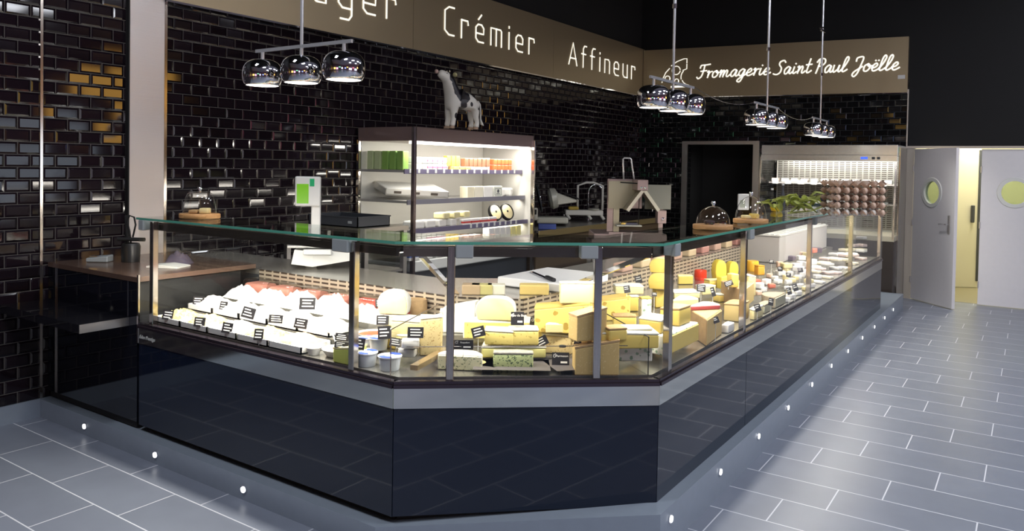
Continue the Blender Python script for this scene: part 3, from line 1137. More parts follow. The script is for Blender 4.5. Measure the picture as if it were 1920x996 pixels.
# top shelf, left end: green cartons, then white and pink pots, jars, red pots
for k in range(5):
    for j in range(2):
        pack('juice_carton', 'green carton standing at the glass end of the fridge top shelf', 'carton', fpos(.08 + .0 + k * .002, .17 + k * .095, z + j * .0 + .001), .075, .075, .17, GRN if k < 3 else (.62, .72, .40), 0, 'green cartons on the fridge top shelf') if j == 0 else None
for k in range(7):
    for j in range(2):
        pack('yoghurt_pot', 'white pot with a pink band at the left of the fridge top shelf', 'pot', fpos(.19 + k * .072, .16, z + .001 + j * .062), .062, .07, .058, WHT, 0, 'white and pink pots on the fridge top shelf', band=PNK if k > 2 else None)
for k in range(6):
    pack('dessert_jar', 'brown jar in the middle of the fridge top shelf', 'jar', fpos(.98 + k * .072, .17, z + .041), .06, .06, .08, (.35, .17, .10), 0, 'brown jars on the fridge top shelf', top=WHT)
    pack('flat_dessert_pot', 'orange and cream flat pot under the brown jars of the fridge top shelf', 'pot', fpos(.80 + k * .09, .155, z + .001), .08, .08, .038, (.80, .50, .22) if k < 3 else CRM, 0, 'flat pots on the fridge top shelf')
for k in range(3):
    pack('yellow_box', 'yellow box standing left of the brown jars on the fridge top shelf', 'box', fpos(.735 + k * .07, .20, z + .042), .06, .05, .10, YEL, 0, 'yellow boxes on the fridge top shelf')
for k in range(5):
    for j in range(2):
        pack('red_pot', 'orange red topped pot near the right end of the fridge top shelf', 'pot', fpos(1.46 + k * .068, .16, z + .001 + j * .062), .06, .06, .058, (.70, .16, .05), 0, 'red pots on the fridge top shelf', top=WHT)
for k in range(2):
    pack('milk_bottle', 'white carton left of the red pots on the fridge top shelf', 'carton', fpos(1.38 - k * .0, .2 + .09 * k, z + .001), .065, .065, .13, WHT, 0, 'white cartons on the fridge top shelf')
# second shelf: tilted cardboard crate, boxed cheeses
z = SHZ[1]
t = thing('cardboard_tray', 'white cardboard tray tilted on the second fridge shelf behind the glass end', 'crate', fpos(.06, .42, z + .02), math.radians(-28))
b = B(); b.box(0, .62, 0, .40, 0, .012)
b.box(0, .62, 0, .008, .0, .06); b.box(0, .62, .392, .40, 0, .06); b.box(0, .008, 0, .4, 0, .06); b.box(.612, .62, 0, .4, 0, .06)
o = b.build('tray', mat('crate_card', (.72, .69, .62), .7), t)
b = B(); b.box(.01, .61, .01, .39, .05, .062); b.build('paper_liner', M_white, t)
b = B()
for k in range(3):
    b.box(.08 + k * .18, .15 + k * .18, -.002, .0, .02, .042)
b.build('hand_holes', mat('hole_shadow', (.10, .08, .06), .8), t)
t.rotation_euler = (math.radians(9), math.radians(3), math.radians(-28))
t.location = fpos(.02, .36, z + .045)
for k, (lab, c) in enumerate((('pale wrapped cheese box first from the left on the second fridge shelf', CRM), ('cream printed cheese box second from the left on the second fridge shelf', (.78, .74, .60)), ('plain white cheese box third on the second fridge shelf', WHT), ('white box with a dark printed emblem fourth on the second fridge shelf', (.72, .74, .66)))):
    x = 1.0 + [0, .135, .30, .47][k]
    w = [.11, .145, .155, .15][k]
    q = pack('cheese_box', lab, 'box', fpos(x, .13, z + .001), w, .10, .115, c)
    if k == 3:
        b = B()
        b.box(-.06, -.057, -.001, 0, .02, .09); b.box(.057, .06, -.001, 0, .02, .09); b.box(-.06, .06, -.001, 0, .087, .09); b.box(-.06, .06, -.001, 0, .02, .023)
        b.lathe([(0, 0), (.018, 0), (.018, .001), (0, .001)], 16, M=Tr(0, 0, .062) @ Matrix.Rotation(PI / 2, 4, 'X'))
        b.box(-.03, .03, -.001, 0, .032, .038)
        b.build('printed_emblem', M_dgrey, q)
for k in range(2):
    pack('wrapped_cheese', 'white paper wrapped cheese at the right end of the second fridge shelf', 'cheese', fpos(1.68 + k * .15, .2, z + .001), .12, .12, .09, WHT, .4, 'wrapped cheeses on the second fridge shelf', bev=.02)
# third shelf
z = SHZ[2]
for k in range(4):
    pack('white_cheese_pack', 'white wrapped pack at the left of the third fridge shelf', 'pack', fpos(.22 + k * .17, .12, z + .001), .15, .14, .07, WHT, .1 * k, 'white packs on the third fridge shelf', bev=.015)
for k in range(3):
    pack('yellow_cheese_pack', 'yellow wrapped pack lying on the white packs of the third fridge shelf', 'pack', fpos(.62 + k * .16, .12, z + .074), .13, .12, .06, (.84, .76, .42), .2, 'yellow packs on the third fridge shelf', bev=.015)
for k in range(4):
    pack('butter_pack', 'white butter pack with a red band on the third fridge shelf', 'pack', fpos(.88 + k * .145, .08, z + .001), .13, .05, .06, WHT, 0, 'red banded butter packs', band=(.55, .05, .04))


def mould(loc, rz, label):
    """round cheese tin with a dark rim, tilted towards the viewer"""
    t = thing('cheese_tin', label, 'cheese', loc, rz)
    Mx = Matrix.Rotation(math.radians(62), 4, 'X')
    B().lathe([(0, 0), (.092, 0), (.096, .01), (.096, .045), (.086, .045), (.084, .03), (0, .03)], 32, M=Mx, sx=.8).build('rim', M_black, t, 'auto')
    B().lathe([(0, .031), (.082, .031), (.080, .040), (.02, .043), (.0, .043)], 32, M=Mx, sx=.8).build('cheese_face', mat('tin_cheese', (.74, .64, .36), .5, noise=.1), t, 'auto')
    B().lathe([(0, .043), (.013, .043), (.011, .048), (0, .049)], 12, M=Mx, sx=.8).build('centre_button', M_black, t)
    return t
mould(fpos(1.50, .20, z + .085), -.35, 'left of two tilted black rimmed round cheeses on the third fridge shelf')
mould(fpos(1.67, .17, z + .085), -.35, 'right of two tilted black rimmed round cheeses on the third fridge shelf')
# bottom deck
z = SHZ[3]
for k in range(6):
    pack('milk_jug', 'white bottle pack on the fridge bottom deck near its right end', 'bottle', fpos(1.30 + k * .10, .08, z + .001), .085, .09, .11, WHT if k < 4 else (.86, .80, .35), 0, 'white packs on the fridge bottom deck')
for k in range(9):
    pack('clear_pot', 'clear pot on the fridge bottom deck behind the counter', 'pot', fpos(.15 + k * .115, .08, z + .001), .10, .09, .06, (.60, .60, .58), 0, 'clear pots on the fridge bottom deck')
pp = [(-.09, .0, BLU, 'blue labelled white tub left of the fridge post'), (.08, 0, BLU, 'blue labelled white tub right of the fridge post'), (.27, .0, RED, 'red lidded clear tub below the fridge, left one'), (.46, .0, RED, 'red lidded clear tub below the fridge, right one')]
for x, y, c, lab in pp:
    p = onz(.80, 738 + (x + .09) * 180, 497)
    pack('cream_tub', lab, 'tub', fpos(.12 + x, -.0, .802), .15, .07, .09, WHT, 0, band=c if c == BLU else None, top=c if c == RED else None)

# ---- cow figure
def skin(name, verts, edges, radii, m, parent, sub=2, loc=(0, 0, 0)):
    me = bpy.data.meshes.new(name)
    me.from_pydata([Vector(v) for v in verts], edges, [])
    o = link(name, me, m, parent)
    o.location = loc
    md = o.modifiers.new('skin', 'SKIN')
    md.use_smooth_shade = True
    md.use_x_symmetry = False
    sv = me.skin_vertices[0].data
    for i, r in enumerate(radii):
        sv[i].radius = (r, r) if isinstance(r, (int, float)) else r
    sv[0].use_root = True
    s = o.modifiers.new('sub', 'SUBSURF')
    s.levels = sub; s.render_levels = sub
    dg = bpy.context.evaluated_depsgraph_get()
    bpy.context.view_layer.update()
    me2 = bpy.data.meshes.new_from_object(o.evaluated_get(dg))
    bpy.data.objects.remove(o)
    for p in me2.polygons:
        p.use_smooth = True
    me2.materials.clear()
    q = link(name, me2, m, parent)
    q.location = loc
    return q


def cow_mat():
    M = mat('cow_hide', (.78, .76, .70), .4)
    T = NT(M)
    bs = M.node_tree.nodes['Principled BSDF']
    tc = T.new('ShaderNodeTexCoord')
    def blob(c, r):
        vs = T.new('ShaderNodeVectorMath', operation='SUBTRACT'); T.link(tc.outputs['Object'], vs.inputs[0]); vs.inputs[1].default_value = c
        dv = T.new('ShaderNodeVectorMath', operation='DIVIDE'); T.link(vs.outputs[0], dv.inputs[0]); dv.inputs[1].default_value = r
        ln = T.new('ShaderNodeVectorMath', operation='LENGTH'); T.link(dv.outputs[0], ln.inputs[0])
        return T.math('LESS_THAN', T.math('ADD', ln.outputs['Value'], wob), 1.0)
    nz = T.new('ShaderNodeTexNoise'); nz.inputs['Scale'].default_value = 22
    T.link(tc.outputs['Object'], nz.inputs['Vector'])
    wob = T.math('MULTIPLY', T.math('SUBTRACT', nz.outputs['Fac'], .5), .55)
    cur = None
    # black patches: back of the head and neck, shoulder saddle, rump, spots
    for c, r in (((-.100, 0, .460), (.048, .3, .06)), ((-.058, 0, .39), (.072, .3, .11)), ((-.015, 0, .31), (.080, .3, .085)), ((-.02, -.05, .20), (.036, .3, .10)), ((.135, 0, .325), (.05, .3, .045)), ((.200, -.02, .24), (.025, .3, .06)),
                 ((.07, -.08, .225), (.016, .05, .022)), ((-.088, -.06, .115), (.016, .03, .03))):
        q = blob(c, r)
        cur = q if cur is None else T.math('MAXIMUM', cur, q)
    mx = T.new('ShaderNodeMix', data_type='RGBA')
    T.link(cur, mx.inputs[0]); mx.inputs[6].default_value = (.78, .75, .68, 1); mx.inputs[7].default_value = (.012, .010, .016, 1)
    T.link(mx.outputs[2], bs.inputs['Base Color'])
    return M


def cow():
    p = onz(1.99, 852, 241)
    t = thing('cow_figure', 'black and white cow figure with its head raised on top of the fridge', 'figure', (p.x, p.y - .06, FZ + .001), FACE + math.radians(38))
    # local x: rear +, head -; y away from viewer. height about .54
    V = [(.04, 0, .255), (-.06, 0, .285), (-.094, 0, .335), (-.112, 0, .380), (-.124, 0, .428), (-.155, 0, .460), (-.200, 0, .482), (-.236, 0, .498),
         (.14, 0, .250), (.190, 0, .240)]
    E_ = [(0, 1), (1, 2), (2, 3), (3, 4), (4, 5), (5, 6), (6, 7), (0, 8), (8, 9)]
    R_ = [(.088, .076), (.104, .078), (.098, .066), (.084, .060), (.070, .060), (.060, .056), (.046, .044), (.036, .036), (.084, .072), (.058, .050)]
    def leg(x0, y, zs, base):
        i0 = len(V)
        for (x, z, r) in zs:
            V.append((x, y if z < .19 else y * .8, z)); R_.append(r)
        E_.append((base, i0))
        for k in range(len(zs) - 1):
            E_.append((i0 + k, i0 + k + 1))
    for y in (-.045, .045):
        leg(0, y, [(-.095, .175, .042), (-.096, .105, .028), (-.102, .055, .024), (-.112, .012, .030)], 1)
        leg(0, y, [(.160, .180, .048), (.146, .120, .030), (.166, .065, .023), (.152, .012, .029)], 8)
    skin('body', V, E_, R_, cow_mat(), t)
    M_pk = mat('cow_pink', (.62, .42, .36), .5)
    for y, lb in ((-1, 0), (1, 0)):
        b = B(); b.lathe([(0, -.0), (.017, .010), (.024, .03), (.017, .052), (0, .064)], 12, M=Tr(-.108, y * .044, .474) @ Matrix.Rotation(y * math.radians(-82), 4, 'X') @ Matrix.Rotation(.3, 4, 'Z'), sx=.5)
        b.build('ear', mat('cow_ear', (.55, .50, .25), .6), t, True)
        b = B(); b.lathe([(0, 0), (.007, 0), (.005, .014), (0, .022)], 8, M=Tr(-.132, y * .022, .505)); b.build('horn', mat('cow_horn', (.7, .6, .45), .4), t, True)
        b = B(); b.lathe([(0, -.006), (.006, -.002), (.006, .002), (0, .006)], 10, M=Tr(-.172, y * .041, .490)); b.build('eye', M_black, t, True)
    b = B(); b.lathe([(0, -.016), (.017, -.012), (.019, 0), (.016, .010), (0, .014)], 14, M=Tr(-.256, 0, .503) @ Matrix.Rotation(math.radians(90), 4, 'Y')); b.build('muzzle', M_pk, t, True)
    b = B(); b.tube([(.200, 0, .265), (.226, 0, .235), (.232, -.005, .16), (.226, -.012, .10), (.236, -.02, .055), (.255, -.025, .04)], [.010, .009, .007, .008, .014, .004], 10); b.build('tail', mat('cow_tail', (.75, .72, .66), .5), t, True)
    b = B(); b.lathe([(0, -.03), (.022, -.022), (.030, 0), (.022, .01), (0, .016)], 14, M=Tr(.110, 0, .190)); b.build('udder', M_pk, t, True)
    for x, y in ((-.114, -.045), (-.114, .045), (.150, -.045), (.150, .045)):
        b = B(); b.lathe([(0, 0), (.026, 0), (.024, .02), (.0, .022)], 12, c=(x, y, 0)); b.build('hoof', mat('cow_hoof', (.40, .27, .18), .5), t, 'auto')
    t.scale = (1.0, 1.0, 1.0)
cow()

# ================================================================== PENDANTS
def pendant(loc, rz, label, top=CEIL, clampz=None):
    t = thing('pendant_lamp', label, 'lamp', loc, rz, None)
    zb = 0
    b = B(); b.bar((-.37, 0, 0), (.37, 0, 0), .013, .018); b.build('crossbar', M_satin, t)
    b = B(); b.tube([(0, 0, 0), (0, 0, .52), (0, 0, .52)], .009, 10); b.tube([(0, 0, .5), (0, 0, top - loc[2])], .012, 10); b.build('rod', M_satin, t, 'auto')
    b = B(); b.tube([(0, 0, .49), (0, 0, .52)], .016, 12); b.build('rod_collar', M_chrome, t, 'auto')
    for k in (-1, 0, 1):
        x = k * .315
        c = B(); c.tube([(x, 0, -.008), (x, 0, -.055)], .010, 10)
        st = c.build('stem', M_satin, t, 'auto')
        pr = []
        R_, Hh = .106, .082
        for i in range(17):
            a = math.radians(89 - i * (89 + 44) / 16)
            pr.append((R_ * (math.cos(a)) ** .50 if math.cos(a) > 0 else 0, -.12 - .012 + Hh * (abs(math.sin(a)) ** .92) * (1 if a > 0 else -1)))
        pr[0] = (0, pr[0][1])
        inner = [(r * .955, z_ + .002) for r, z_ in pr[::-1][:-1]] + [(0, pr[0][1] - .004)]
        s = B().lathe(pr + inner, 40, c=(x, 0, 0)).build('shade', M_chrome, t, True)
        g = B().lathe([(0, -.184), (.082, -.184), (.084, -.189), (.0, -.191)], 28, c=(x, 0, 0)).build('bulb_diffuser', M_glow, t)
    ca, sa = math.cos(rz), math.sin(rz)
    for k in (-1, 0, 1):
        lamp('pendant_light', 'SPOT', (loc[0] + ca * k * .315, loc[1] + sa * k * .315, loc[2] - .195), 15, (1, .90, .76), rot=(0, 0, 0), spot=math.radians(110), radius=.05)
    return t

pendant((2.70, 3.175, 2.256), PI / 2, 'three chrome globe lamps on a bar over the left counter arm')
pendant((4.83, 2.00, 2.225), 0, 'three chrome globe lamps nearest in the row over the right counter arm')
pd3 = pendant((7.00, 2.00, 2.235), 0, 'three chrome globe lamps in the middle of the row over the right arm')
pd4 = pendant((9.08, 2.00, 2.235), 0, 'three chrome globe lamps farthest in the row over the right arm')
for pdn, zc, in ((pd3, 1.04), (pd4, .98)):
    b = B(); b.box(-.09, .09, -.012, .012, zc, zc + .022, bev=.003); b.box(-.06, .03, -.02, .02, zc + .03, zc + .045); b.build('height_clamp', M_chrome, pdn)
# thin cable linking the bars
b = B()
for (a, c) in ((5.20, 6.63), (7.37, 8.71)):
    pts = []
    for i in range(13):
        f = i / 12
        pts.append((a + (c - a) * f, 2.0, 2.235 - .06 * 4 * f * (1 - f)))
    b.tube(pts, .0022, 6)
tag(b.build('thin_cable', M_post), 'thin cable hanging between the lamp bars over the right arm', 'cable')

# ================================================================== DOORS
def door_leaf(name, P, ang, w, label_handle=True, wind=None, hand=None):
    t = thing(name, '', '', (P[0], P[1], .01), ang)
    del t['label']; del t['category']
    t['kind'] = 'structure'
    h = 1.955
    wx, wz, wr = wind
    # leaf with a real round hole
    b = B(); bm = b.bm
    n = 32
    for yy, flip in ((0, False), (.04, True)):
        ring = [bm.verts.new((wx + wr * math.cos(2 * PI * k / n), yy, wz + wr * math.sin(2 * PI * k / n))) for k in range(n)]
        outer = []
        for k in range(n):
            a = 2 * PI * k / n
            dx, dz = math.cos(a), math.sin(a)
            s = min((w - wx) / dx if dx > 1e-6 else 1e9, -wx / dx if dx < -1e-6 else 1e9, (h - wz) / dz if dz > 1e-6 else 1e9, -wz / dz if dz < -1e-6 else 1e9)
            outer.append(bm.verts.new((wx + dx * s, yy, wz + dz * s)))
        cor = [(w, h), (0, h), (0, 0), (w, 0)]
        for k in range(n):
            k2 = (k + 1) % n
            fs = [ring[k], outer[k], outer[k2], ring[k2]]
            o1, o2 = outer[k].co, outer[k2].co
            if abs(o1.x - o2.x) > 1e-5 and abs(o1.z - o2.z) > 1e-5:
                c = min(cor, key=lambda q: (Vector((q[0], q[1])) - Vector(((o1.x + o2.x) / 2, (o1.z + o2.z) / 2))).length)
                fs = [ring[k], outer[k], bm.verts.new((c[0], yy, c[1])), outer[k2], ring[k2]]
            bm.faces.new(fs)
    for (x0, x1, z0, z1) in ((0, .0008, 0, h), (w - .0008, w, 0, h), (0, w, 0, .0008), (0, w, h - .0008, h)):
        b.box(x0, x1, 0, .04, z0, z1)
    b.build('leaf', M_door, t)
    Mx = Tr(wx, .02, wz) @ Matrix.Rotation(PI / 2, 4, 'X')
    B().lathe([(wr - .012, -.028), (wr + .03, -.028), (wr + .036, -.02), (wr + .036, .02), (wr + .03, .028), (wr - .012, .028), (wr - .012, -.028)], 40, M=Mx).build('porthole_ring', M_whitepl, t, 'auto')
    B().lathe([(0, -.003), (wr, -.003), (wr, .003), (0, .003)], 32, M=Mx).build('porthole_glass', glass('porthole_pane', (.62, .68, .58), .8) if 'porthole_pane' not in MATS else MATS['porthole_pane'], t)
    if hand is not None:
        b = B(); b.box(hand - .02, hand + .02, -.008, 0, .90, 1.13, bev=.003); b.build('handle_plate', M_steelh, t)
        b = B(); s = -1 if hand > w / 2 else 1
        b.tube([(hand, -.005, 1.02), (hand, -.045, 1.02), (hand + s * .02, -.05, 1.02), (hand + s * .12, -.048, 1.015)], .009, 10); b.build('door_handle', M_chrome, t, 'auto')
    b = B()
    for zz in (.25, 1.0, 1.7):
        b.tube([(0 if hand is None or hand > w / 2 else w, -.006, zz - .04), (0 if hand is None or hand > w / 2 else w, -.006, zz + .04)], .008, 8)
    b.build('hinge', M_steelh, t)
    return t
p1 = Vector((BX - .02, 1.298)); p2 = Vector((10.70, .80))
ang = math.atan2((p2 - p1).y, (p2 - p1).x)
door_leaf('door_2', p1, ang, .78, wind=(.36, 1.40, .155), hand=.69)
door_leaf('door_3', (BX - .0, .545), -PI / 2, .80, wind=(.36, 1.42, .155), hand=None)
t = thing('ceiling_spot', 'black ceiling spotlight aimed at the white double door', 'spotlight', (8.6, 1.15, CEIL))
B().lathe([(0, -.16), (.05, -.16), (.05, 0), (0, 0)], 16).build('housing', M_black, t, 'auto')
lamp('door_spot', 'SPOT', (8.6, 1.15, CEIL - .18), 150, (1, .95, .95), target=(10.95, 1.05, 1.1), spot=math.radians(30), blend=.9, radius=.04)
# edge of a further door in the corridor
t = thing('corridor_door', 'cream door standing ajar in the yellow lit corridor', 'door', (12.6, 1.27, 0), math.radians(-58))
B().box(0, .75, 0, .04, .01, 2.05).build('leaf', mat('cream_door', (.72, .68, .52), .5), t)
b = B(); b.box(.72, .76, -.012, .0, .1, 2.0); b.build('edge_strip', M_dgrey, t)
b = B(); b.box(.62, .66, -.05, 0, .95, 1.2, bev=.008); b.build('pull_handle', M_dgrey, t)

# ================================================================== FRIDGE AT THE BACK WALL
EX0 = 10.55
t = thing('egg_fridge', 'open fronted fridge of eggs and small cheeses at the back wall', 'fridge', (EX0, 3.075, 0), -PI / 2)
EL = 3.075 - 1.40
ED = BX - EX0 - .02
b = B(); b.box(.0, EL, .0, ED, 1.86, 2.0, bev=.006); b.box(0, EL, -.02, .02, 1.79, 1.87, bev=.004); b.build('canopy', mat('canopy_mirror', (.66, .70, .74), .2, .8), t)
b = B(); b.box(.03, EL - .03, ED - .03, ED, .8, 1.86)
b.build('back_panel', M_fin, t)
b = B(); b.box(-.06, EL + .0, -.12, ED, .12, .80, bev=.01); b.build('base', mat('egg_fridge_base', (.045, .035, .03), .35), t)
b = B(); b.box(-.06, EL + .0, -.12, ED, .80, .86); b.build('deck', mat('egg_deck', (.62, .58, .45), .35, .4), t)
for x in (0, EL - .012):
    b = B(); bm = b.bm
    pr = [(-.12, .86), (ED, .86), (ED, 1.86), (.0, 1.86)]
    b.prism(pr, 0, .008, M=Tr(x, 0, 0) @ Matrix(((0, 0, 1, 0), (1, 0, 0, 0), (0, 1, 0, 0), (0, 0, 0, 1))))
    b.build('end_pane', M_pane, t)
    b = B(); b.bar((x, -.12, .82), (x, .0, 1.84), .022); b.build('raked_post', M_post, t)
B().box(.05, EL - .05, ED - .045, ED - .031, .90, 1.84).build('vent_grille', grille_mat('back_fridge_grille', (.36, .36, .33)), t)
for i, (z, dp) in enumerate(((1.50, .30), (1.24, .22))):
    s = B().box(.03, EL - .03, ED - .03 - dp if i else ED - .42, ED - .03, z - .02, z).build('shelf', M_shelf, t)
    for k in range(9):
        B().box(.08 + k * .17, .16 + k * .17, (ED - .035 - dp if i else ED - .43) , (ED - .03 - dp if i else ED - .424), z - .025, z + .025).build('price_ticket', M_whitepl, s)
b = B(); b.box(EL - .42, EL - .34, -.026, -.02, 1.815, 1.845); b.build('display', mat('blue_display', (.02, .04, .3), .3, emit=(.05, .12, .9), estr=1.5), t)
b = B()
for x in (.29, .23):
    b.box(EL - x, EL - x + .035, -.026, -.02, 1.815, 1.845)
b.build('switch', M_dgrey, t)
B().box(.04, EL - .04, .02, .07, 1.835, 1.86).build('light_tube', M_tube, t)
lamp('egg_fridge_light', 'AREA', (EX0 + .06, (3.075 + 1.40) / 2, 1.83), 24, (1, .96, .88), (.05, EL - .1), rot=(0, math.radians(-25), 0))
def epos(x, y, z): return (EX0 + y, 3.075 - x, z)
for k in range(12):
    pack('small_cheese_pack', 'small white cheese pack in the row on the upper shelf of the back fridge', 'pack', epos(.10 + k * .13, ED - .38, 1.501), .09, .08, .05, WHT if k % 3 else (.75, .62, .55), -PI / 2, 'white packs on the back fridge upper shelf')
for k in range(6):
    pack('dark_pot', 'small dark lidded pot on the lower shelf of the back fridge', 'pot', epos(.38 + k * .10, ED - .20, 1.241), .08, .07, .06, (.04, .04, .06) if k % 3 != 1 else (.20, .26, .14), -PI / 2, 'pots on the back fridge lower shelf')
q = pack('blue_carton', 'dark blue lettered box hanging on the grille of the back fridge', 'box', epos(.62, ED - .13, 1.07), .30, .05, .14, (.08, .14, .20), -PI / 2)
# end panel of the niche
t = thing('niche_panel', 'tall brushed steel end panel between the back fridge and the white door', 'panel', (10.66, 1.388, 0))
B().box(0, BX - 10.66 - .022, -.0, .010, .0, 1.97).build('panel', M_steelh, t)
B().box(-.012, 0, -.004, .012, 0, 1.97).build('edge_strip', M_post, t)

# ================================================================== CHEESES
M_rindw = mat('white_rind', (.84, .82, .72), .7, noise=.07, nscale=60, bump=.3)
M_rindb = mat('brown_rind', (.46, .30, .14), .7, noise=.25, nscale=40, bump=.4)
M_rindo = mat('orange_rind', (.75, .30, .05), .55, noise=.12)
M_rindg = mat('grey_rind', (.34, .28, .20), .8, noise=.3, nscale=60, bump=.5)
M_emm = spotmat('emmental_paste', (.80, .62, .17), (.45, .30, .06), 22, .26, .45, soft=.03)
M_blue = spotmat('blue_paste', (.56, .64, .30), (.07, .12, .06), 60, .30, .6, warp=2.5, soft=.10)
M_blue2 = spotmat('cream_blue_paste', (.80, .76, .50), (.20, .24, .12), 50, .22, .6, warp=2.5, soft=.12)
M_cream = spotmat('cream_paste', (.78, .64, .20), (.55, .42, .10), 45, .20, .5, warp=1.5)
M_crumb = spotmat('crumbly_paste', (.70, .56, .27), (.42, .27, .10), 55, .24, .7, warp=3)
M_parm = spotmat('hard_paste', (.60, .42, .16), (.78, .62, .32), 90, .16, .7, warp=2)
M_yel = mat('yellow_paste', (.78, .58, .14), .45, noise=.06, nscale=15)
M_pale = mat('pale_paste', (.80, .70, .36), .5, noise=.06)
M_ora = mat('orange_paste', (.85, .40, .05), .45, noise=.05)
M_foil = mat('crinkled_foil', (.62, .58, .50), .35, .4, noise=.3, nscale=50, bump=.8)
M_lace = spotmat('printed_wrap', (.82, .80, .72), (.30, .42, .28), 45, .30, .5, warp=.3)
M_meat = mat('pink_meat', (.60, .26, .20), .45, noise=.25, nscale=18)
M_film = glass('cling_film', (.93, .92, .90), 3.0, .12)
M_salad = mat('pale_salad', (.78, .70, .44), .5, noise=.25, nscale=45, bump=.8)
M_pasta = spotmat('pasta_salad', (.80, .68, .30), (.62, .46, .14), 60, .35, .5, bump=1.0, warp=2, soft=.3)
M_dish = mat('white_dish', (.88, .87, .84), .3)
M_card = mat('black_card', (.012, .011, .014), .45)
M_chalk = mat('white_print', (.85, .84, .80), .6)


def place(px, py, rot, z=None):
    p = ondeck(px, py) if z is None else onz(z, px, py)
    return p, FACE + math.radians(rot)


def size(p, wpx, hpx):
    k = dist(p) / F
    return wpx * k, hpx * k


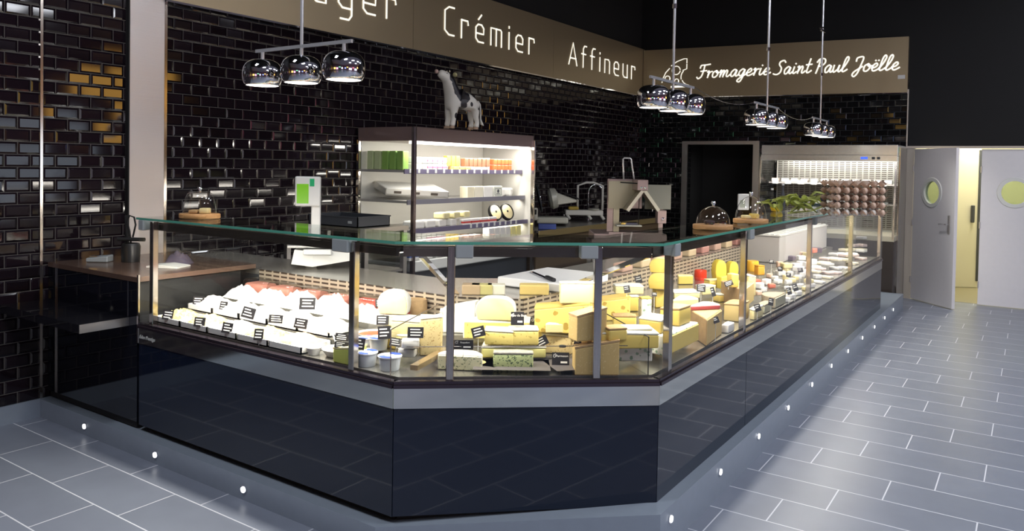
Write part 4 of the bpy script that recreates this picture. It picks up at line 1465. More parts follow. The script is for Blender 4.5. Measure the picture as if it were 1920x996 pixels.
def cheese(label, px, py, wpx, hpx, depth, rot=0, kind='block', paste=None, rind=None, z=None, cat='cheese', name=None, group=None, pos=None, wm=None, hm=None, on=None, key=None):
    p, a = place(px, py, rot, z)
    w, h = size(p, wpx, hpx)
    if pos:
        a = math.radians(rot)
    w = wm or w
    h = hm or h
    if kind == 'wheel':
        depth = w
    depth *= .75
    if kind == 'wheel':
        depth = w
    u_, v_ = axes(a)
    if on:
        r = KEYS[on]
        q = onz(r[5], px, py)
        c = Vector((q.x, q.y)) + v_ * depth / 2
        if pos:
            c = Vector(pos) + v_ * depth / 2
        ru, rv = axes(r[3])
        d_ = c - r[0]
        du = max(-r[1] * .62, min(r[1] * .62, d_.dot(ru))); dv = max(-r[2] * .35, min(r[2] * .35, d_.dot(rv)))
        c = r[0] + ru * du + rv * dv
        q2 = c - v_ * depth / 2
        p = Vector((q2.x, q2.y, r[5] + .0025))
        PLACED.append((c, w / 2, depth / 2, a, p.z, p.z + h))
    elif pos:
        zz = max(deckz((cc.x, cc.y)) for cc in rect_corners(Vector(pos) + v_ * depth / 2, w / 2 * .98, depth / 2 * .98, a))
        p = Vector((pos[0], pos[1], zz + .0008))
        PLACED.append((Vector(pos) + v_ * depth / 2, w / 2, depth / 2, a, p.z, p.z + h))
    else:
        p = settle(px, py, w, depth, h, a, z)
    if key:
        KEYS[key] = PLACED[-1]
    t = thing(name or {'block': 'cheese_block', 'wedge': 'cheese_wedge', 'slant': 'cheese_wedge', 'dome': 'cheese_half_wheel', 'half': 'cheese_half_wheel', 'wheel': 'round_cheese'}.get(kind, 'cheese'), label, cat, p, a, group)
    if kind == 'block':
        rt_ = .010
        rj = random.Random(int(px * 13 + py * 7))
        J = lambda q: rj.uniform(-q, q)
        jw = w * .07
        ft = [(-w / 2 + abs(J(jw)), abs(J(depth * .08))), (w / 2 - abs(J(jw)), abs(J(depth * .08))), (w / 2 - abs(J(jw)), depth), (w * .12 + J(jw), depth * (1 + .0)), (-w / 2 + abs(J(jw)), depth - abs(J(depth * .1)))]
        top = [h * (1 - abs(J(.10))) for _ in ft]
        B().prism(ft, 0, [z_ - (rt_ if rind else 0) for z_ in top], bev=min(.007, h * .12), seg=3).build('paste', paste, t, 'auto')
        if rind:
            fo = [(x * 1.01, y + .0005) for x, y in ft]
            B().prism(fo, [z_ - rt_ + .0004 for z_ in top], top, bev=.0035, seg=2).build('rind', rind, t, 'auto')
    elif kind == 'slant':      # block whose top falls towards one side
        pts = [(-w / 2, 0), (w / 2, 0), (w / 2, depth), (-w / 2, depth)]
        B().prism(pts, 0, [h * .78, h, h, h * .78], bev=.005, seg=2).build('paste', paste, t)
        if rind:
            B().prism([(x * 1.01, y) for x, y in pts], [h * .78 + .0005, h + .0005, h + .0005, h * .78 + .0005], [h * .78 + .009, h + .009, h + .009, h * .78 + .009]).build('rind', rind, t)
    elif kind == 'dome':       # cut wheel standing on edge: rounded outline towards the viewer
        n = 18
        pr = [(-w * .44, 0), (w * .46, 0)] + [((w / 2) * (abs(math.cos(PI * k / n)) ** .7) * (1 if math.cos(PI * k / n) > 0 else -1), h * .35 + h * .65 * math.sin(PI * k / n) ** .75) for k in range(n + 1)]
        Mx = Matrix.Rotation(PI / 2, 4, 'X')
        B().prism([(x * .96, z_ * .98 + .001) for x, z_ in pr], -depth * .97, -.0, M=Mx, bev=.004, seg=2).build('paste', paste, t, 'auto')
        B().prism(pr, -depth, -.006, M=Mx, bev=.005, seg=2).build('rind', rind or M_rindw, t, 'auto')
    elif kind == 'half':       # cut face towards the viewer
        n = 18
        pts = [(w / 2 * math.cos(PI * k / n), depth * math.sin(PI * k / n)) for k in range(n + 1)]
        B().prism([(x * .97, y * .97) for x, y in pts], .003, h - .008, bev=.003).build('paste', paste, t)
        B().prism([(x, y + .004) for x, y in pts], 0, h, bev=.006, seg=2).build('rind', rind or M_rindw, t)
    elif kind == 'wedge':      # triangular slice: rind at the back arc, one cut face in front
        n = 8
        pts = [(-w / 2, 0), (w / 2, 0)] + [(w / 2 * math.cos(math.radians(60) * k / n) * 1.0, depth * (.35 + .65 * math.sin(PI / 2 * k / n))) for k in range(1, n + 1)]
        B().prism([(x * .985, y * .985) for x, y in pts], .002, h - .006, bev=.003).build('paste', paste, t)
        B().prism([(x, y + .004) for x, y in pts], 0, h, bev=.004).build('rind', rind or M_rindw, t)
    elif kind == 'wheel':
        r = w / 2
        prof = [(0, 0), (r * .94, 0), (r, h * .15), (r * 1.01, h * .5), (r, h * .85), (r * .94, h), (0, h)]
        B().lathe(prof, 36, c=(0, r, 0)).build('rind', rind, t, 'auto')
        if paste:
            B().lathe([(0, h + .0004), (r * .9, h + .0004), (r * .88, h + .003), (0, h + .003)], 36, c=(0, r, 0)).build('top_face', paste, t)
    return t


QUEUE = []
KEYS = {}


def S(*a, **k):
    QUEUE.append((a, k))


def flush():
    def key(q):
        z = q[1].get('z')
        if q[1].get('pos') and not q[1].get('on'):
            return (-1, 0)
        if q[1].get('on'):
            return (9, 0)
        return (0, -q[0][2]) if z is None else (1 + z, -q[0][2])
    for a, k in sorted(QUEUE, key=key):
        cheese(*a, **k)


# --- centre section
S('square green blue veined cheese standing in front at the middle of the corner case', 962, 698, 78, 38, .075, 0, 'block', M_blue, M_foil)
S('yellow white topped cheese, left one of the pair behind the veined block', 935, 666, 56, 30, .12, -4, 'block', M_cream, M_rindw, on='olive')
S('yellow white topped cheese, right one of the pair behind the veined block', 988, 665, 58, 32, .12, 6, 'block', M_cream, M_rindw, on='olive')
S('wide olive yellow cheese under the white rinded pair behind the veined block', 962, 688, 124, 24, .16, 2, 'block', mat('olive_paste', (.62, .58, .22), .5, noise=.1), M_rindw, key='olive')
S('tall white half wheel standing at the back middle of the corner case', 927, 606, 68, 38, .12, -6, 'dome', M_pale, M_rindw, on='pale')
S('large pale round carrying the white half wheel at the back of the corner case', 945, 642, 150, 34, .20, 0, 'half', M_cream, M_rindw, key='pale')
S('crumbly blue flecked cheese at the left of the corner case beside the steel post', 862, 680, 82, 30, .11, -6, 'half', M_blue2, M_rindw)
S('tall white square cheese block left of the pale rounds in the corner case', 857, 650, 66, 64, .11, -10, 'slant', M_rindw, None, z=.80)
S('tall crusty column of goat cheese left of the first corner post', 808, 668, 44, 78, .09, 6, 'block', M_crumb, M_rindw)
S('small pale cheese on the board behind the crusty column', 836, 628, 34, 40, .08, 0, 'block', M_pale, M_rindw, z=.83)
S('brown grey uncut wheel leaning at the back left of the corner case', 792, 600, 44, 38, .09, 12, 'wheel', None, M_rindb, z=.83)
S('big yellow wedge with large holes at the back right of the corner case', 1053, 626, 96, 52, .16, -6, 'slant', M_emm, mat('emm_rind', (.72, .50, .14), .5), z=.82, key='emm')
S('cream yellow block balanced on the big holed wedge', 1083, 574, 52, 32, .10, 10, 'block', M_pale, M_rindw, on='emm')
S('second yellow holed wedge right behind the tan block stack', 1143, 602, 80, 44, .15, 6, 'slant', M_emm, mat('emm_rind', (.72, .50, .14), .5), z=.83)
S('marbled pale cheese with a thick white rind below the holed wedge', 1046, 676, 62, 40, .12, -10, 'block', M_crumb, M_rindw, key='marb')
S('thin white topped cheese slice lying on the marbled pale cheese', 1046, 638, 56, 18, .11, 6, 'wedge', M_pale, M_rindw, on='marb')
S('tall tan hard cheese wedge standing by the right corner post', 1120, 706, 84, 64, .12, 3, 'slant', M_parm, M_rindb, key='tan')
S('tan hard cheese cube stacked on the tall tan wedge', 1110, 640, 56, 50, .11, 24, 'slant', M_parm, M_rindb, on='tan')
S('pale crumbly cheese lying behind the tan stack', 1160, 640, 40, 24, .10, 20, 'block', M_yel, M_rindb, z=.84)
# right of the corner post
S('large wheel wrapped in green printed paper low at the right end of the corner case', 1192, 704, 92, 30, .15, 2, 'half', M_lace, M_lace, key='lace')
S('yellow wedge with a white rind lying on the green printed wheel', 1205, 668, 66, 32, .11, 4, 'block', mat('ochre_paste', (.72, .60, .22), .5), M_rindw, on='lace')
S('wide flat cheese board of white rind slices behind the yellow wedge', 1180, 655, 110, 30, .18, 8, 'block', M_yel, M_rindw, z=.79)
S('printed paper wrapped upright wedge near the right corner glass', 1212, 598, 26, 46, .08, 10, 'block', M_lace, M_yel, z=.90)
S('long yellow wedge with a white top behind the printed upright wedge', 1175, 585, 56, 34, .14, 4, 'block', M_yel, M_rindw, z=.88)
S('low brown edged yellow piece beside the printed upright wedge', 1172, 612, 50, 22, .10, -4, 'block', M_yel, M_rindb, z=.855)
S('long white rinded cheese on top of the long yellow wedge', 1180, 552, 60, 18, .14, 0, 'block', M_pale, M_rindw, z=.96)
S('upper pale yellow quarter wheel of the tall stack behind the corner glass', 1237, 512, 42, 28, .14, -14, 'dome', M_yel, mat('yellow_rind', (.78, .66, .36), .5), z=1.06)
S('lower pale yellow quarter wheel of the tall stack behind the corner glass', 1236, 543, 44, 32, .14, -14, 'dome', M_yel, mat('yellow_rind', (.78, .66, .36), .5), z=.97)
S('yellow slab standing below the pale quarter wheels', 1246, 578, 38, 40, .12, 10, 'block', M_yel, M_pale, z=.87)
# --- right arm, first bay
S('broad cut wheel with a chalky top at the front of the first right bay', 1300, 680, 96, 34, .28, 0, 'half', M_yel, M_lace, pos=(3.56, YP + .06), wm=.42, hm=.095, key='chalk')
S('yellow tan block near the second post foot of the corner on the right arm', 1262, 640, 48, 26, .18, 0, 'block', M_yel, M_rindw, on='chalk', pos=(3.44, YP + .09), wm=.13, hm=.07)
S('bright yellow cut block on the chalky wheel in the first right bay', 1325, 630, 52, 34, .15, 0, 'block', M_yel, M_rindb, on='chalk', pos=(3.66, YP + .09), wm=.16, hm=.09)
S('large tan wedge behind the bright yellow block in the first right bay', 1362, 628, 60, 44, .22, 6, 'wedge', M_parm, M_rindb, pos=(4.00, YP + .06), wm=.34, hm=.14)
S('small white paper wrapped piece leaning by the glass next to the large tan wedge', 1375, 640, 20, 20, .06, 0, 'block', M_white, None, pos=(4.26, YP + .05), wm=.12, hm=.05)
S('flat white rinded wedge across the middle of the first right bay', 1290, 590, 66, 16, .18, 20, 'wedge', M_pale, M_rindw, z=.90)
S('flat white wedge with a dark red edge in the middle of the first right bay', 1322, 582, 70, 10, .14, 18, 'wedge', mat('red_edge', (.35, .05, .05), .5), M_rindw, z=.905)
S('small yellow wedge on glass beside the second right post', 1366, 572, 28, 18, .08, 30, 'block', M_yel, M_rindw, z=.87)
S('low yellow block with a pale top behind the flat wedges', 1332, 566, 40, 22, .12, 24, 'block', M_pale, M_rindw, z=.90)
S('yellow rounded cheese lying at the back of the first right bay', 1286, 534, 34, 20, .10, 10, 'half', M_yel, mat('yellow_rind', (.78, .66, .36), .5), z=.92)
S('pale square cheese in front of the red waxed balls', 1345, 540, 40, 18, .10, 24, 'block', M_yel, M_pale, z=.90)
S('long cream cheese slab behind the flat wedges of the first right bay', 1290, 560, 60, 14, .18, 10, 'block', M_pale, M_rindw, z=.89)
S('red waxed round cheese standing at the back of the first right bay', 1316, 527, 26, 22, .07, 0, 'wheel', None, mat('red_wax', (.72, .05, .02), .25), z=.92)
S('orange topped red waxed cheese behind the red round', 1328, 510, 24, 20, .07, 0, 'wheel', M_pale, mat('red_wax', (.72, .05, .02), .25), z=.96)
S('tall yellow waxed half cheese standing left in the yellow group', 1352, 525, 26, 42, .09, 14, 'dome', mat('bright_yellow', (.90, .72, .10), .35), mat('bright_yellow', (.90, .72, .10), .35), z=.92)
S('tall yellow cheese column standing right in the yellow group', 1376, 520, 24, 34, .08, 20, 'dome', mat('bright_yellow', (.90, .72, .10), .35), mat('bright_yellow', (.90, .72, .10), .35), z=.94)
S('yellow cheese block at the foot of the yellow group', 1362, 553, 28, 28, .08, 26, 'block', mat('bright_yellow', (.90, .72, .10), .35), None, z=.87)
S('yellow cheese block low right in the yellow group', 1380, 540, 18, 26, .08, 26, 'block', M_yel, None, z=.88)
# second bay
S('orange cut cheese at the left of the second right bay', 1428, 526, 20, 22, .08, 20, 'block', M_ora, M_ora, z=.88)
S('orange yellow ball shaped cheese behind the orange cut', 1414, 510, 26, 22, .08, 0, 'wheel', None, mat('bright_orange', (.90, .50, .05), .35), z=.91)
S('tall cream block beside the second right post', 1411, 556, 20, 44, .08, 24, 'block', M_pale, M_rindw, z=.83)
S('large tan wedge in the second right bay', 1448, 562, 44, 34, .26, 8, 'wedge', mat('tan_paste', (.66, .50, .20), .5), M_rindb, pos=(4.95, YP + .17), wm=.44, hm=.13)
S('brown tan block at the front of the second right bay', 1430, 576, 26, 26, .14, 0, 'block', mat('tan_paste', (.66, .50, .20), .5), M_rindb, pos=(4.66, YP + .10), wm=.20, hm=.11)
S('low greyish round at the front right of the second right bay', 1470, 560, 30, 20, .16, 0, 'half', mat('grey_green', (.50, .48, .34), .5), M_rindg, pos=(5.30, YP + .06), wm=.26, hm=.075)
S('pale block beside the black card at the front of the second right bay', 1435, 590, 22, 18, .05, 0, 'block', M_pale, M_rindw, pos=(4.78, YP + .05), wm=.20, hm=.07)
S('greyish cloth bound cheese between the front blocks of the second right bay', 1455, 575, 22, 18, .07, 0, 'block', mat('grey_green', (.50, .48, .34), .5), M_rindg, pos=(5.02, YP + .06), wm=.18, hm=.06)
# rows at the back of the right arm
for k in range(9):
    m_ = (.52, .34, .26) if k % 3 == 0 else ((.62, .48, .30) if k % 3 == 1 else (.50, .24, .20))
    x_ = 4.75 + k * .30
    pack('wrapped_piece', 'small wrapped piece lined up on the staff worktop behind the right grille', 'cheese', (x_, V2.y + .06, .9485), .16, .08, .06, m_, 0, 'pieces on the right staff worktop', bev=.012)
# little goods, second and third bay
GD = [((.80, .79, .77), 'white'), ((.62, .18, .12), 'red brown'), ((.80, .68, .34), 'straw yellow'), ((.78, .55, .42), 'salmon pink'), ((.10, .07, .10), 'very dark')]
cnt = 0
grid = []
for r in range(7):
    for c in range(9):
        px = 1424 + c * 13.0 + (r % 2) * 5 + random.uniform(-3, 3)
        base = 718 - .569 * (px - 1237) - 14
        py = base - r * 10.5
        if px < 1474 and r < 4:
            continue
        if px < 1538:
            grid.append((px, py, 6 - r))
flush()
QUEUE.clear()
for (px, py, r) in grid:
    ci = random.choice([0, 0, 0, 1, 2, 3, 4] if r < 3 else [0, 0, 0, 2, 0])
    c, nm = GD[ci]
    p = onz(.85, px, py)
    w, h = size(p, random.uniform(11, 18), random.uniform(7, 11))
    q = (round(w, 2) + .002, round(h, 2) + .004)
    an = FACE + random.uniform(0, .9)
    p = settle(px, py, q[0], q[0] * .8, q[1], an, .85)
    pack('small_cheese', 'small %s cheese piece heaped in the middle of the right counter arm' % nm, 'cheese', p, q[0], q[0] * .8, q[1], c, an, '%s pieces heaped in the right arm' % nm, bev=.008)
for r in range(5):
    for c in range(7):
        px = 1545 + c * 15.5
        py = 718 - .569 * (px - 1237) - 10 - r * 8.5
        if px < 1636:
            p = onz(.80, px, py)
            w, h = size(p, 15, 5)
            p = settle(px, py, round(w, 2), .10, round(h, 3), FACE + .6, .85)
            nm, c_ = (('white', WHT), ('cream', CRM), ('pale pink', (.78, .62, .56)))[(r + c) % 3]
            pack('flat_tray', 'flat %s tray laid out in the far end of the right counter arm' % nm, 'tray', p, round(w, 2), .10, round(h, 3), c_, FACE + .6, '%s trays at the far end' % nm)

# steel cabinet standing in the far half of the right arm
t = thing('refrigerated_bin', 'grey steel cabinet with a slatted white top inside the right counter arm', 'cabinet', (7.05, 1.87, .816))
b = B(); b.box(0, 1.9, .0, .30, 0.0, .24, bev=.006); b.build('body', mat('bin_grey', (.50, .48, .47), .4, .3), t)
b = B(); b.box(-.01, 1.91, -.01, .31, .24, .25, bev=.003); b.build('lid', mat('lid_white', (.50, .49, .47), .35), t)
for k in range(6):
    B().box(.02, 1.88, .01 + k * .048, .035 + k * .048, .2505, .26).build('slat', M_whitepl, t)

# --- left arm: dishes of salad, paper mounds, meat packs
def heap(w, d, h, seed, m, t, nm='salad', n=14):
    rnd = random.Random(seed)
    b = B(); bm = b.bm
    g = []
    for j in range(n + 1):
        row = []
        for i in range(n + 1):
            u, v_ = i / n, j / n
            e = (math.sin(PI * u) * math.sin(PI * v_)) ** .55
            z = h * e * (1 + rnd.uniform(-.22, .22)) if 0 < i < n and 0 < j < n else 0
            row.append(bm.verts.new(((u - .5) * w, v_ * d, z)))
        g.append(row)
    for j in range(n):
        for i in range(n):
            bm.faces.new((g[j][i], g[j][i + 1], g[j + 1][i + 1], g[j + 1][i]))
    o = b.build(nm, m, t, True)
    return o


def dish(label, px, py, w, d, hh, rot, fill, seed, z=None):
    p = Vector((px, py, deckz((px, py)) + .0008))
    PLACED.append((Vector((px + d / 2, py)), w / 2, d / 2, -PI / 2, p.z, p.z + .07))
    t = thing('salad_dish', label, 'dish', p, -PI / 2 + math.radians(rot))
    b = B()
    b.box(-w / 2, w / 2, 0, d, 0, .006)
    for (x0, x1, y0, y1) in ((-w / 2, -w / 2 + .006, 0, d), (w / 2 - .006, w / 2, 0, d), (-w / 2, w / 2, 0, .006), (-w / 2, w / 2, d - .006, d)):
        b.box(x0, x1, y0, y1, 0, .034)
    b.build('dish', M_dish, t)
    o = heap(w - .014, d - .014, hh, seed, fill, t)
    o.location = (0, .007, .018)
    return t


M_sw = mat('white_salad', (.85, .82, .74), .5, noise=.10, nscale=40, bump=.7)
fr_d = [('shredded yellow salad in a white dish, first in the front row at the left end', M_pasta), ('pale yellow salad in a white dish, second in the front row from the left end', M_pasta),
        ('creamy white salad in a white dish, third in the front row from the left end', M_sw), ('yellow green pasta salad in a white dish, fourth in the front row', M_pasta), ('golden crusted dish at the right end of the front row of salads', mat('golden_salad', (.76, .52, .24), .5, noise=.3, nscale=30, bump=.8))]
for k, (lab, m_) in enumerate(fr_d):
    dish(lab, XP + .047, 3.965 - .248 * k, .238, .19, .050, 0, m_, 11 + k)
bk_d = ['white salad in a white dish, first in the second row at the left end', 'white salad in a white dish, second in the second row from the left end', 'white salad in a white dish, third in the second row from the left end', 'white salad in a white dish, fourth in the second row', 'white salad in a white dish at the right end of the second row']
for k, lab in enumerate(bk_d):
    dish(lab, XP + .262, 3.985 - .242 * k, .232, .20, .055, 0, M_sw, 31 + k)
for k, (px, py, w, lab) in enumerate(((325, 562, .26, 'low mound of white paper at the far left end behind the salads'), (420, 570, .30, 'wide mound of white paper behind the second salad row'), (500, 580, .24, 'rounded white paper mound in the middle behind the salads'), (552, 592, .22, 'tall rounded white paper mound right of the middle behind the salads'), (612, 606, .26, 'sloping white paper mound nearest the steel post behind the salads'))):
    p = onz(.80, px, py)
    p = Vector((XP + .497, 3.98 - .262 * k, .8158))
    PLACED.append((Vector((p.x + .06, p.y)), .12, .06, -PI / 2, .816, .9))
    t = thing('paper_mound', lab, 'paper', p, -PI / 2)
    heap(.255, .125, [.075, .085, .10, .105, .08][k], 60 + k, mat('white_wrap', (.88, .87, .84), .6, bump=.5, nscale=14), t, 'paper', 10)
for k, (px, py, lab) in enumerate(((350, 538, 'clear pack of pink meat at the far left against the case back'), (412, 548, 'clear pack of pink meat second from the left against the case back'), (478, 560, 'clear pack of pink meat third from the left against the case back'), (545, 572, 'clear pack of pink meat fourth from the left against the case back'), (612, 590, 'large clear pack of red pink meat left of the steel post'), (676, 600, 'clear pack of dark red meat right of the steel post'))):
    p = onz(.815, px, py)
    p = Vector((XP + .638, 4.00 - .235 * k, .8158))
    t = thing('meat_pack', lab, 'meat', p, -PI / 2)
    B().box(-.095, .095, 0.004, .122, 0.002, .075, bev=.02, seg=3).build('meat', M_meat if k < 4 else mat('red_meat', (.58, .10, .07), .4, noise=.2), t, 'auto')
    B().box(-.104, .104, -.0, .13, 0, .10, bev=.02, seg=3).build('film', M_film, t, 'auto')
# goods near the post
S('pale green yellow cheese block with a printed side left of the steel post foot', 630, 690, 56, 28, .13, -90, 'slant', mat('lime_paste', (.58, .64, .14), .5, noise=.2), M_pale, pos=(XP + .046, 2.575), wm=.12, hm=.075)
def bowl(label, x, y, r, c):
    z = deckz((x, y))
    PLACED.append((Vector((x, y)), r, r, 0, z, z + .035))
    t = thing('food_bowl', label, 'bowl', (x, y, z + .0008), FACE)
    B().lathe([(0, 0), (r * .7, 0), (r, .035), (r * .97, .035), (r * .67, .005), (0, .005)], 28).build('bowl', M_dish, t, 'auto')
    B().lathe([(0, .034), (r * .5, .033), (r * .93, .027), (.0, .026)], 28).build('food', c, t, 'auto')
    return t
bowl('round bowl of beige spread in front of the steel post, spoon in it', 2.545, 2.705, .082, mat('beige_spread', (.62, .46, .32), .4, noise=.15))
bowl('small round bowl of pale spread left of the spoon bowl', 2.485, 2.812, .036, mat('pale_spread', (.76, .66, .50), .4))
bowl('small bowl of pink spread between the spoon bowl and the steel post', 2.60, 2.575, .042, mat('pink_spread', (.66, .40, .30), .4))
bowl('bowl of red peppers behind the spoon bowl', 2.765, 2.70, .080, mat('red_pepper', (.60, .10, .04), .4, noise=.4, nscale=30, bump=.8))
p = Vector((2.53, 2.69, .737))
o = B().tube([(p.x, p.y, p.z + .035), (p.x + .05, p.y + .10, p.z + .085), (p.x + .06, p.y + .14, p.z + .09)], [.006, .004, .007], 8).build('serving_spoon', M_whitepl, None, True)
tag(o, 'white serving spoon leaning in the bowl of beige spread', 'spoon')
S('cream quiche like cheese slab behind the red peppers', 640, 618, 70, 22, .13, -90, 'block', M_pale, M_rindw, pos=(2.90, 2.665), wm=.20, hm=.06)
S('yellow topped cheese slab right of the steel post', 690, 632, 70, 26, .20, -90, 'block', M_yel, M_rindw, pos=(2.66, 2.47), wm=.22, hm=.08)
S('pale yellow cut wheel against the back grille left of the corner', 735, 590, 56, 42, .12, -6, 'dome', M_pale, M_rindw, z=.85)
S('pale cheese box under a brown card left of the corner glass', 762, 640, 60, 40, .12, -6, 'block', M_pale, M_rindw, z=.80)


def tub(label, px, py, wpx, hpx, z=None):
    p, a = place(px, py, 0, z)
    w, h = size(p, wpx, hpx)
    r = w / 2
    p = settle(px, py, w, w, h, a, z)
    t = thing('cream_tub', label, 'tub', p, a)
    B().lathe([(0, 0), (r * .80, 0), (r * .95, h * .88), (r, h * .9), (r, h * .93), (0, h * .93)], 32, c=(0, r, 0)).build('tub', mat('milky_tub', (.70, .74, .80), .3, noise=.05), t, 'auto')
    l = B().lathe([(0, h * .935), (r * 1.03, h * .935), (r * 1.03, h), (0, h)], 32, c=(0, r, 0)).build('lid', mat('lid_pale', (.80, .83, .90), .3), t, 'auto')
    b = B()
    for a0, a1 in ((20, 100), (200, 290)):
        pts = [(0 + r * .98 * math.cos(math.radians(a0 + (a1 - a0) * k / 8)), r + r * .98 * math.sin(math.radians(a0 + (a1 - a0) * k / 8))) for k in range(9)]
        pts += [(r * .45 * math.cos(math.radians(a1 - (a1 - a0) * k / 8)), r + r * .45 * math.sin(math.radians(a1 - (a1 - a0) * k / 8))) for k in range(9)]
        b.prism(pts, h + .0003, h + .0015)
    b.build('blue_print', mat('blue_print', (.03, .08, .55), .4), l)
    return t
tub('white tub with a blue lid print, front right of the stack by the corner', 703, 706, 46, 27)
tub('white tub with a blue lid print, front left of the tub stack', 672, 694, 42, 26)
tub('white tub with a blue lid print on top of the tub stack', 704, 678, 44, 26, z=.845)
tub('blue lidded white tub half hidden left of topmost tub', 676, 674, 36, 14, z=.81)
for k, (px, py, lab) in enumerate(((755, 700, 'white plastic wrapped cheese nearest the corner glass'), (772, 682, 'white plastic wrapped cheese second from the corner glass'), (788, 664, 'white plastic wrapped cheese by the crusty column'), (752, 672, 'white plastic wrapped cheese behind the nearest wrapped one'), (742, 655, 'white plastic wrapped cheese under the brown card'), (768, 656, 'white plastic wrapped cheese right of the brown card'), (790, 645, 'white plastic wrapped cheese farthest back in the wrapped heap'))):
    p = settle(px, py, .092, .082, .046, FACE, .805 if k > 2 else None)
    p += Vector((axes(FACE)[1].x, axes(FACE)[1].y, 0)) * .026
    t = thing('wrapped_goat_cheese', lab, 'cheese', p, FACE + .12 * (k % 3 - 1))
    B().box(-.04, .04, -.02, .05, 0, .04, bev=.012, seg=2).build('cheese', mat('goat_white', (.84, .84, .82), .5), t, 'auto')
    B().box(-.046, .046, -.026, .056, -.0, .046, bev=.014, seg=3).build('film', M_film, t, 'auto')
# golden divider bar and round slate
o = B().bar(onz(.788, 776, 690), onz(.788, 838, 655), .035, .022).build('divider_bar', mat('gold_bar', (.55, .42, .25), .25, .8))
tag(o, 'gold coloured divider bar lying across the deck at the corner', 'bar')
for lab, px, py, w, d, a in (('square dark slate under the blue veined cheese', 960, 706, .34, .20, 0), ('square dark slate under the crumbly blue flecked cheese', 872, 690, .30, .20, -.5), ('square dark slate under the tan wedge stack', 1090, 706, .22, .20, .3)):
    p = ondeck(px, py)
    o = B().box(-w / 2, w / 2, 0, d, 0, .0004).build('slate_tile', M_slate)
    p = p + CN.to_3d() * max(0, .052 - inset(p))
    p.z = .7602
    o.location = p; o.rotation_euler = (0, 0, FACE + a)
    tag(o, lab, 'slate')
o = thing('slate_round', 'round dark slate edge at the front left of the corner case', 'slate', onz(.7378, 885, 703) + CN.to_3d() * .07, FACE)
B().lathe([(0, 0), (.13, 0), (.13, .012), (0, .012)], 40, c=(0, .06, 0), sx=.9, sy=.5).build('plate', M_slate, o)
B().lathe([(0, .0125), (.07, .0125), (.03, .028), (0, .03)], 14, c=(.02, .06, 0)).build('crumbs', M_crumb, o, True)

# --- glass partitions between the sections
for lab, pts in (('clear glass partition left of the corner with a slanted top edge', [(733, 706), (733, 618), (820, 570), (835, 600)]),
                 ('clear glass partition with a black rounded edge right of the corner', [(1216, 704), (1216, 632), (1130, 592), (1130, 640)])):
    q = [ondeck(*pts[0])]
    far = ondeck(*pts[3])
    q0 = Vector(q[0]); d_ = (far - q0); d_.z = 0
    z1 = q0.z + size(q0, 0, pts[0][1] - pts[1][1])[1]
    z2 = far.z + size(far, 0, pts[3][1] - pts[2][1])[1] + .02
    t = thing('glass_partition', lab, 'glass', q0)
    a = math.atan2(d_.y, d_.x)
    t.rotation_euler = (0, 0, a)
    L = min(d_.length, .72)
    b = B(); b.prism([(0, 0), (L, 0), (L, .005), (0, .005)], 0, [z1 - q0.z, z2 - q0.z, z2 - q0.z, z1 - q0.z]); b.build('pane', M_pane, t)
    b = B(); b.tube([(0, .0025, 0), (0, .0025, z1 - q0.z), (L, .0025, z2 - q0.z)], .0025, 6); b.build('edge_bead', M_black if 'black' in lab else M_post, t)
# thin rod with round holders across the corner panes
b = B()
pa = A2 + CU * .05 + CN * .055; pb = A2 + CU * 1.02 + CN * .055
t = thing('stop_rail', 'thin glass stop rail held by round clips behind the corner panes', 'rail', (pa.x, pa.y, .865))
B().tube([(0, 0, 0), (pb.x - pa.x, pb.y - pa.y, 0)], .0022, 6).build('rod', M_post, t)
for f in (.70, .86):
    c_ = (pb - pa) * f
    B().lathe([(0, 0), (.016, 0), (.016, .006), (0, .009)], 14, c=(c_.x, c_.y, -.004)).build('clip', M_black, t)

# struts under the glass top
for lab, (ax, ay), (bx, by) in (('shiny steel strut from the glass top to the inner left corner', (790, 480), (846, 560)), ('shiny steel strut from the glass top to the inner right corner', (1228, 474), (1120, 530))):
    a_ = onz(1.245, ax, ay)
    if ax < 1000:
        e_ = Vector((V1.x - .03, V1.y - .03, .968))
    else:
        e_ = Vector((V2.x + .35, V2.y - .04, .968))
    t = thing('support_strut', lab, 'strut', a_)
    B().bar((0, 0, 0), e_ - a_, .022, .022).build('bar', M_chrome, t)
    B().box(-.02, .02, -.02, .02, -.0, .012).build('foot', M_post, t)


flush()


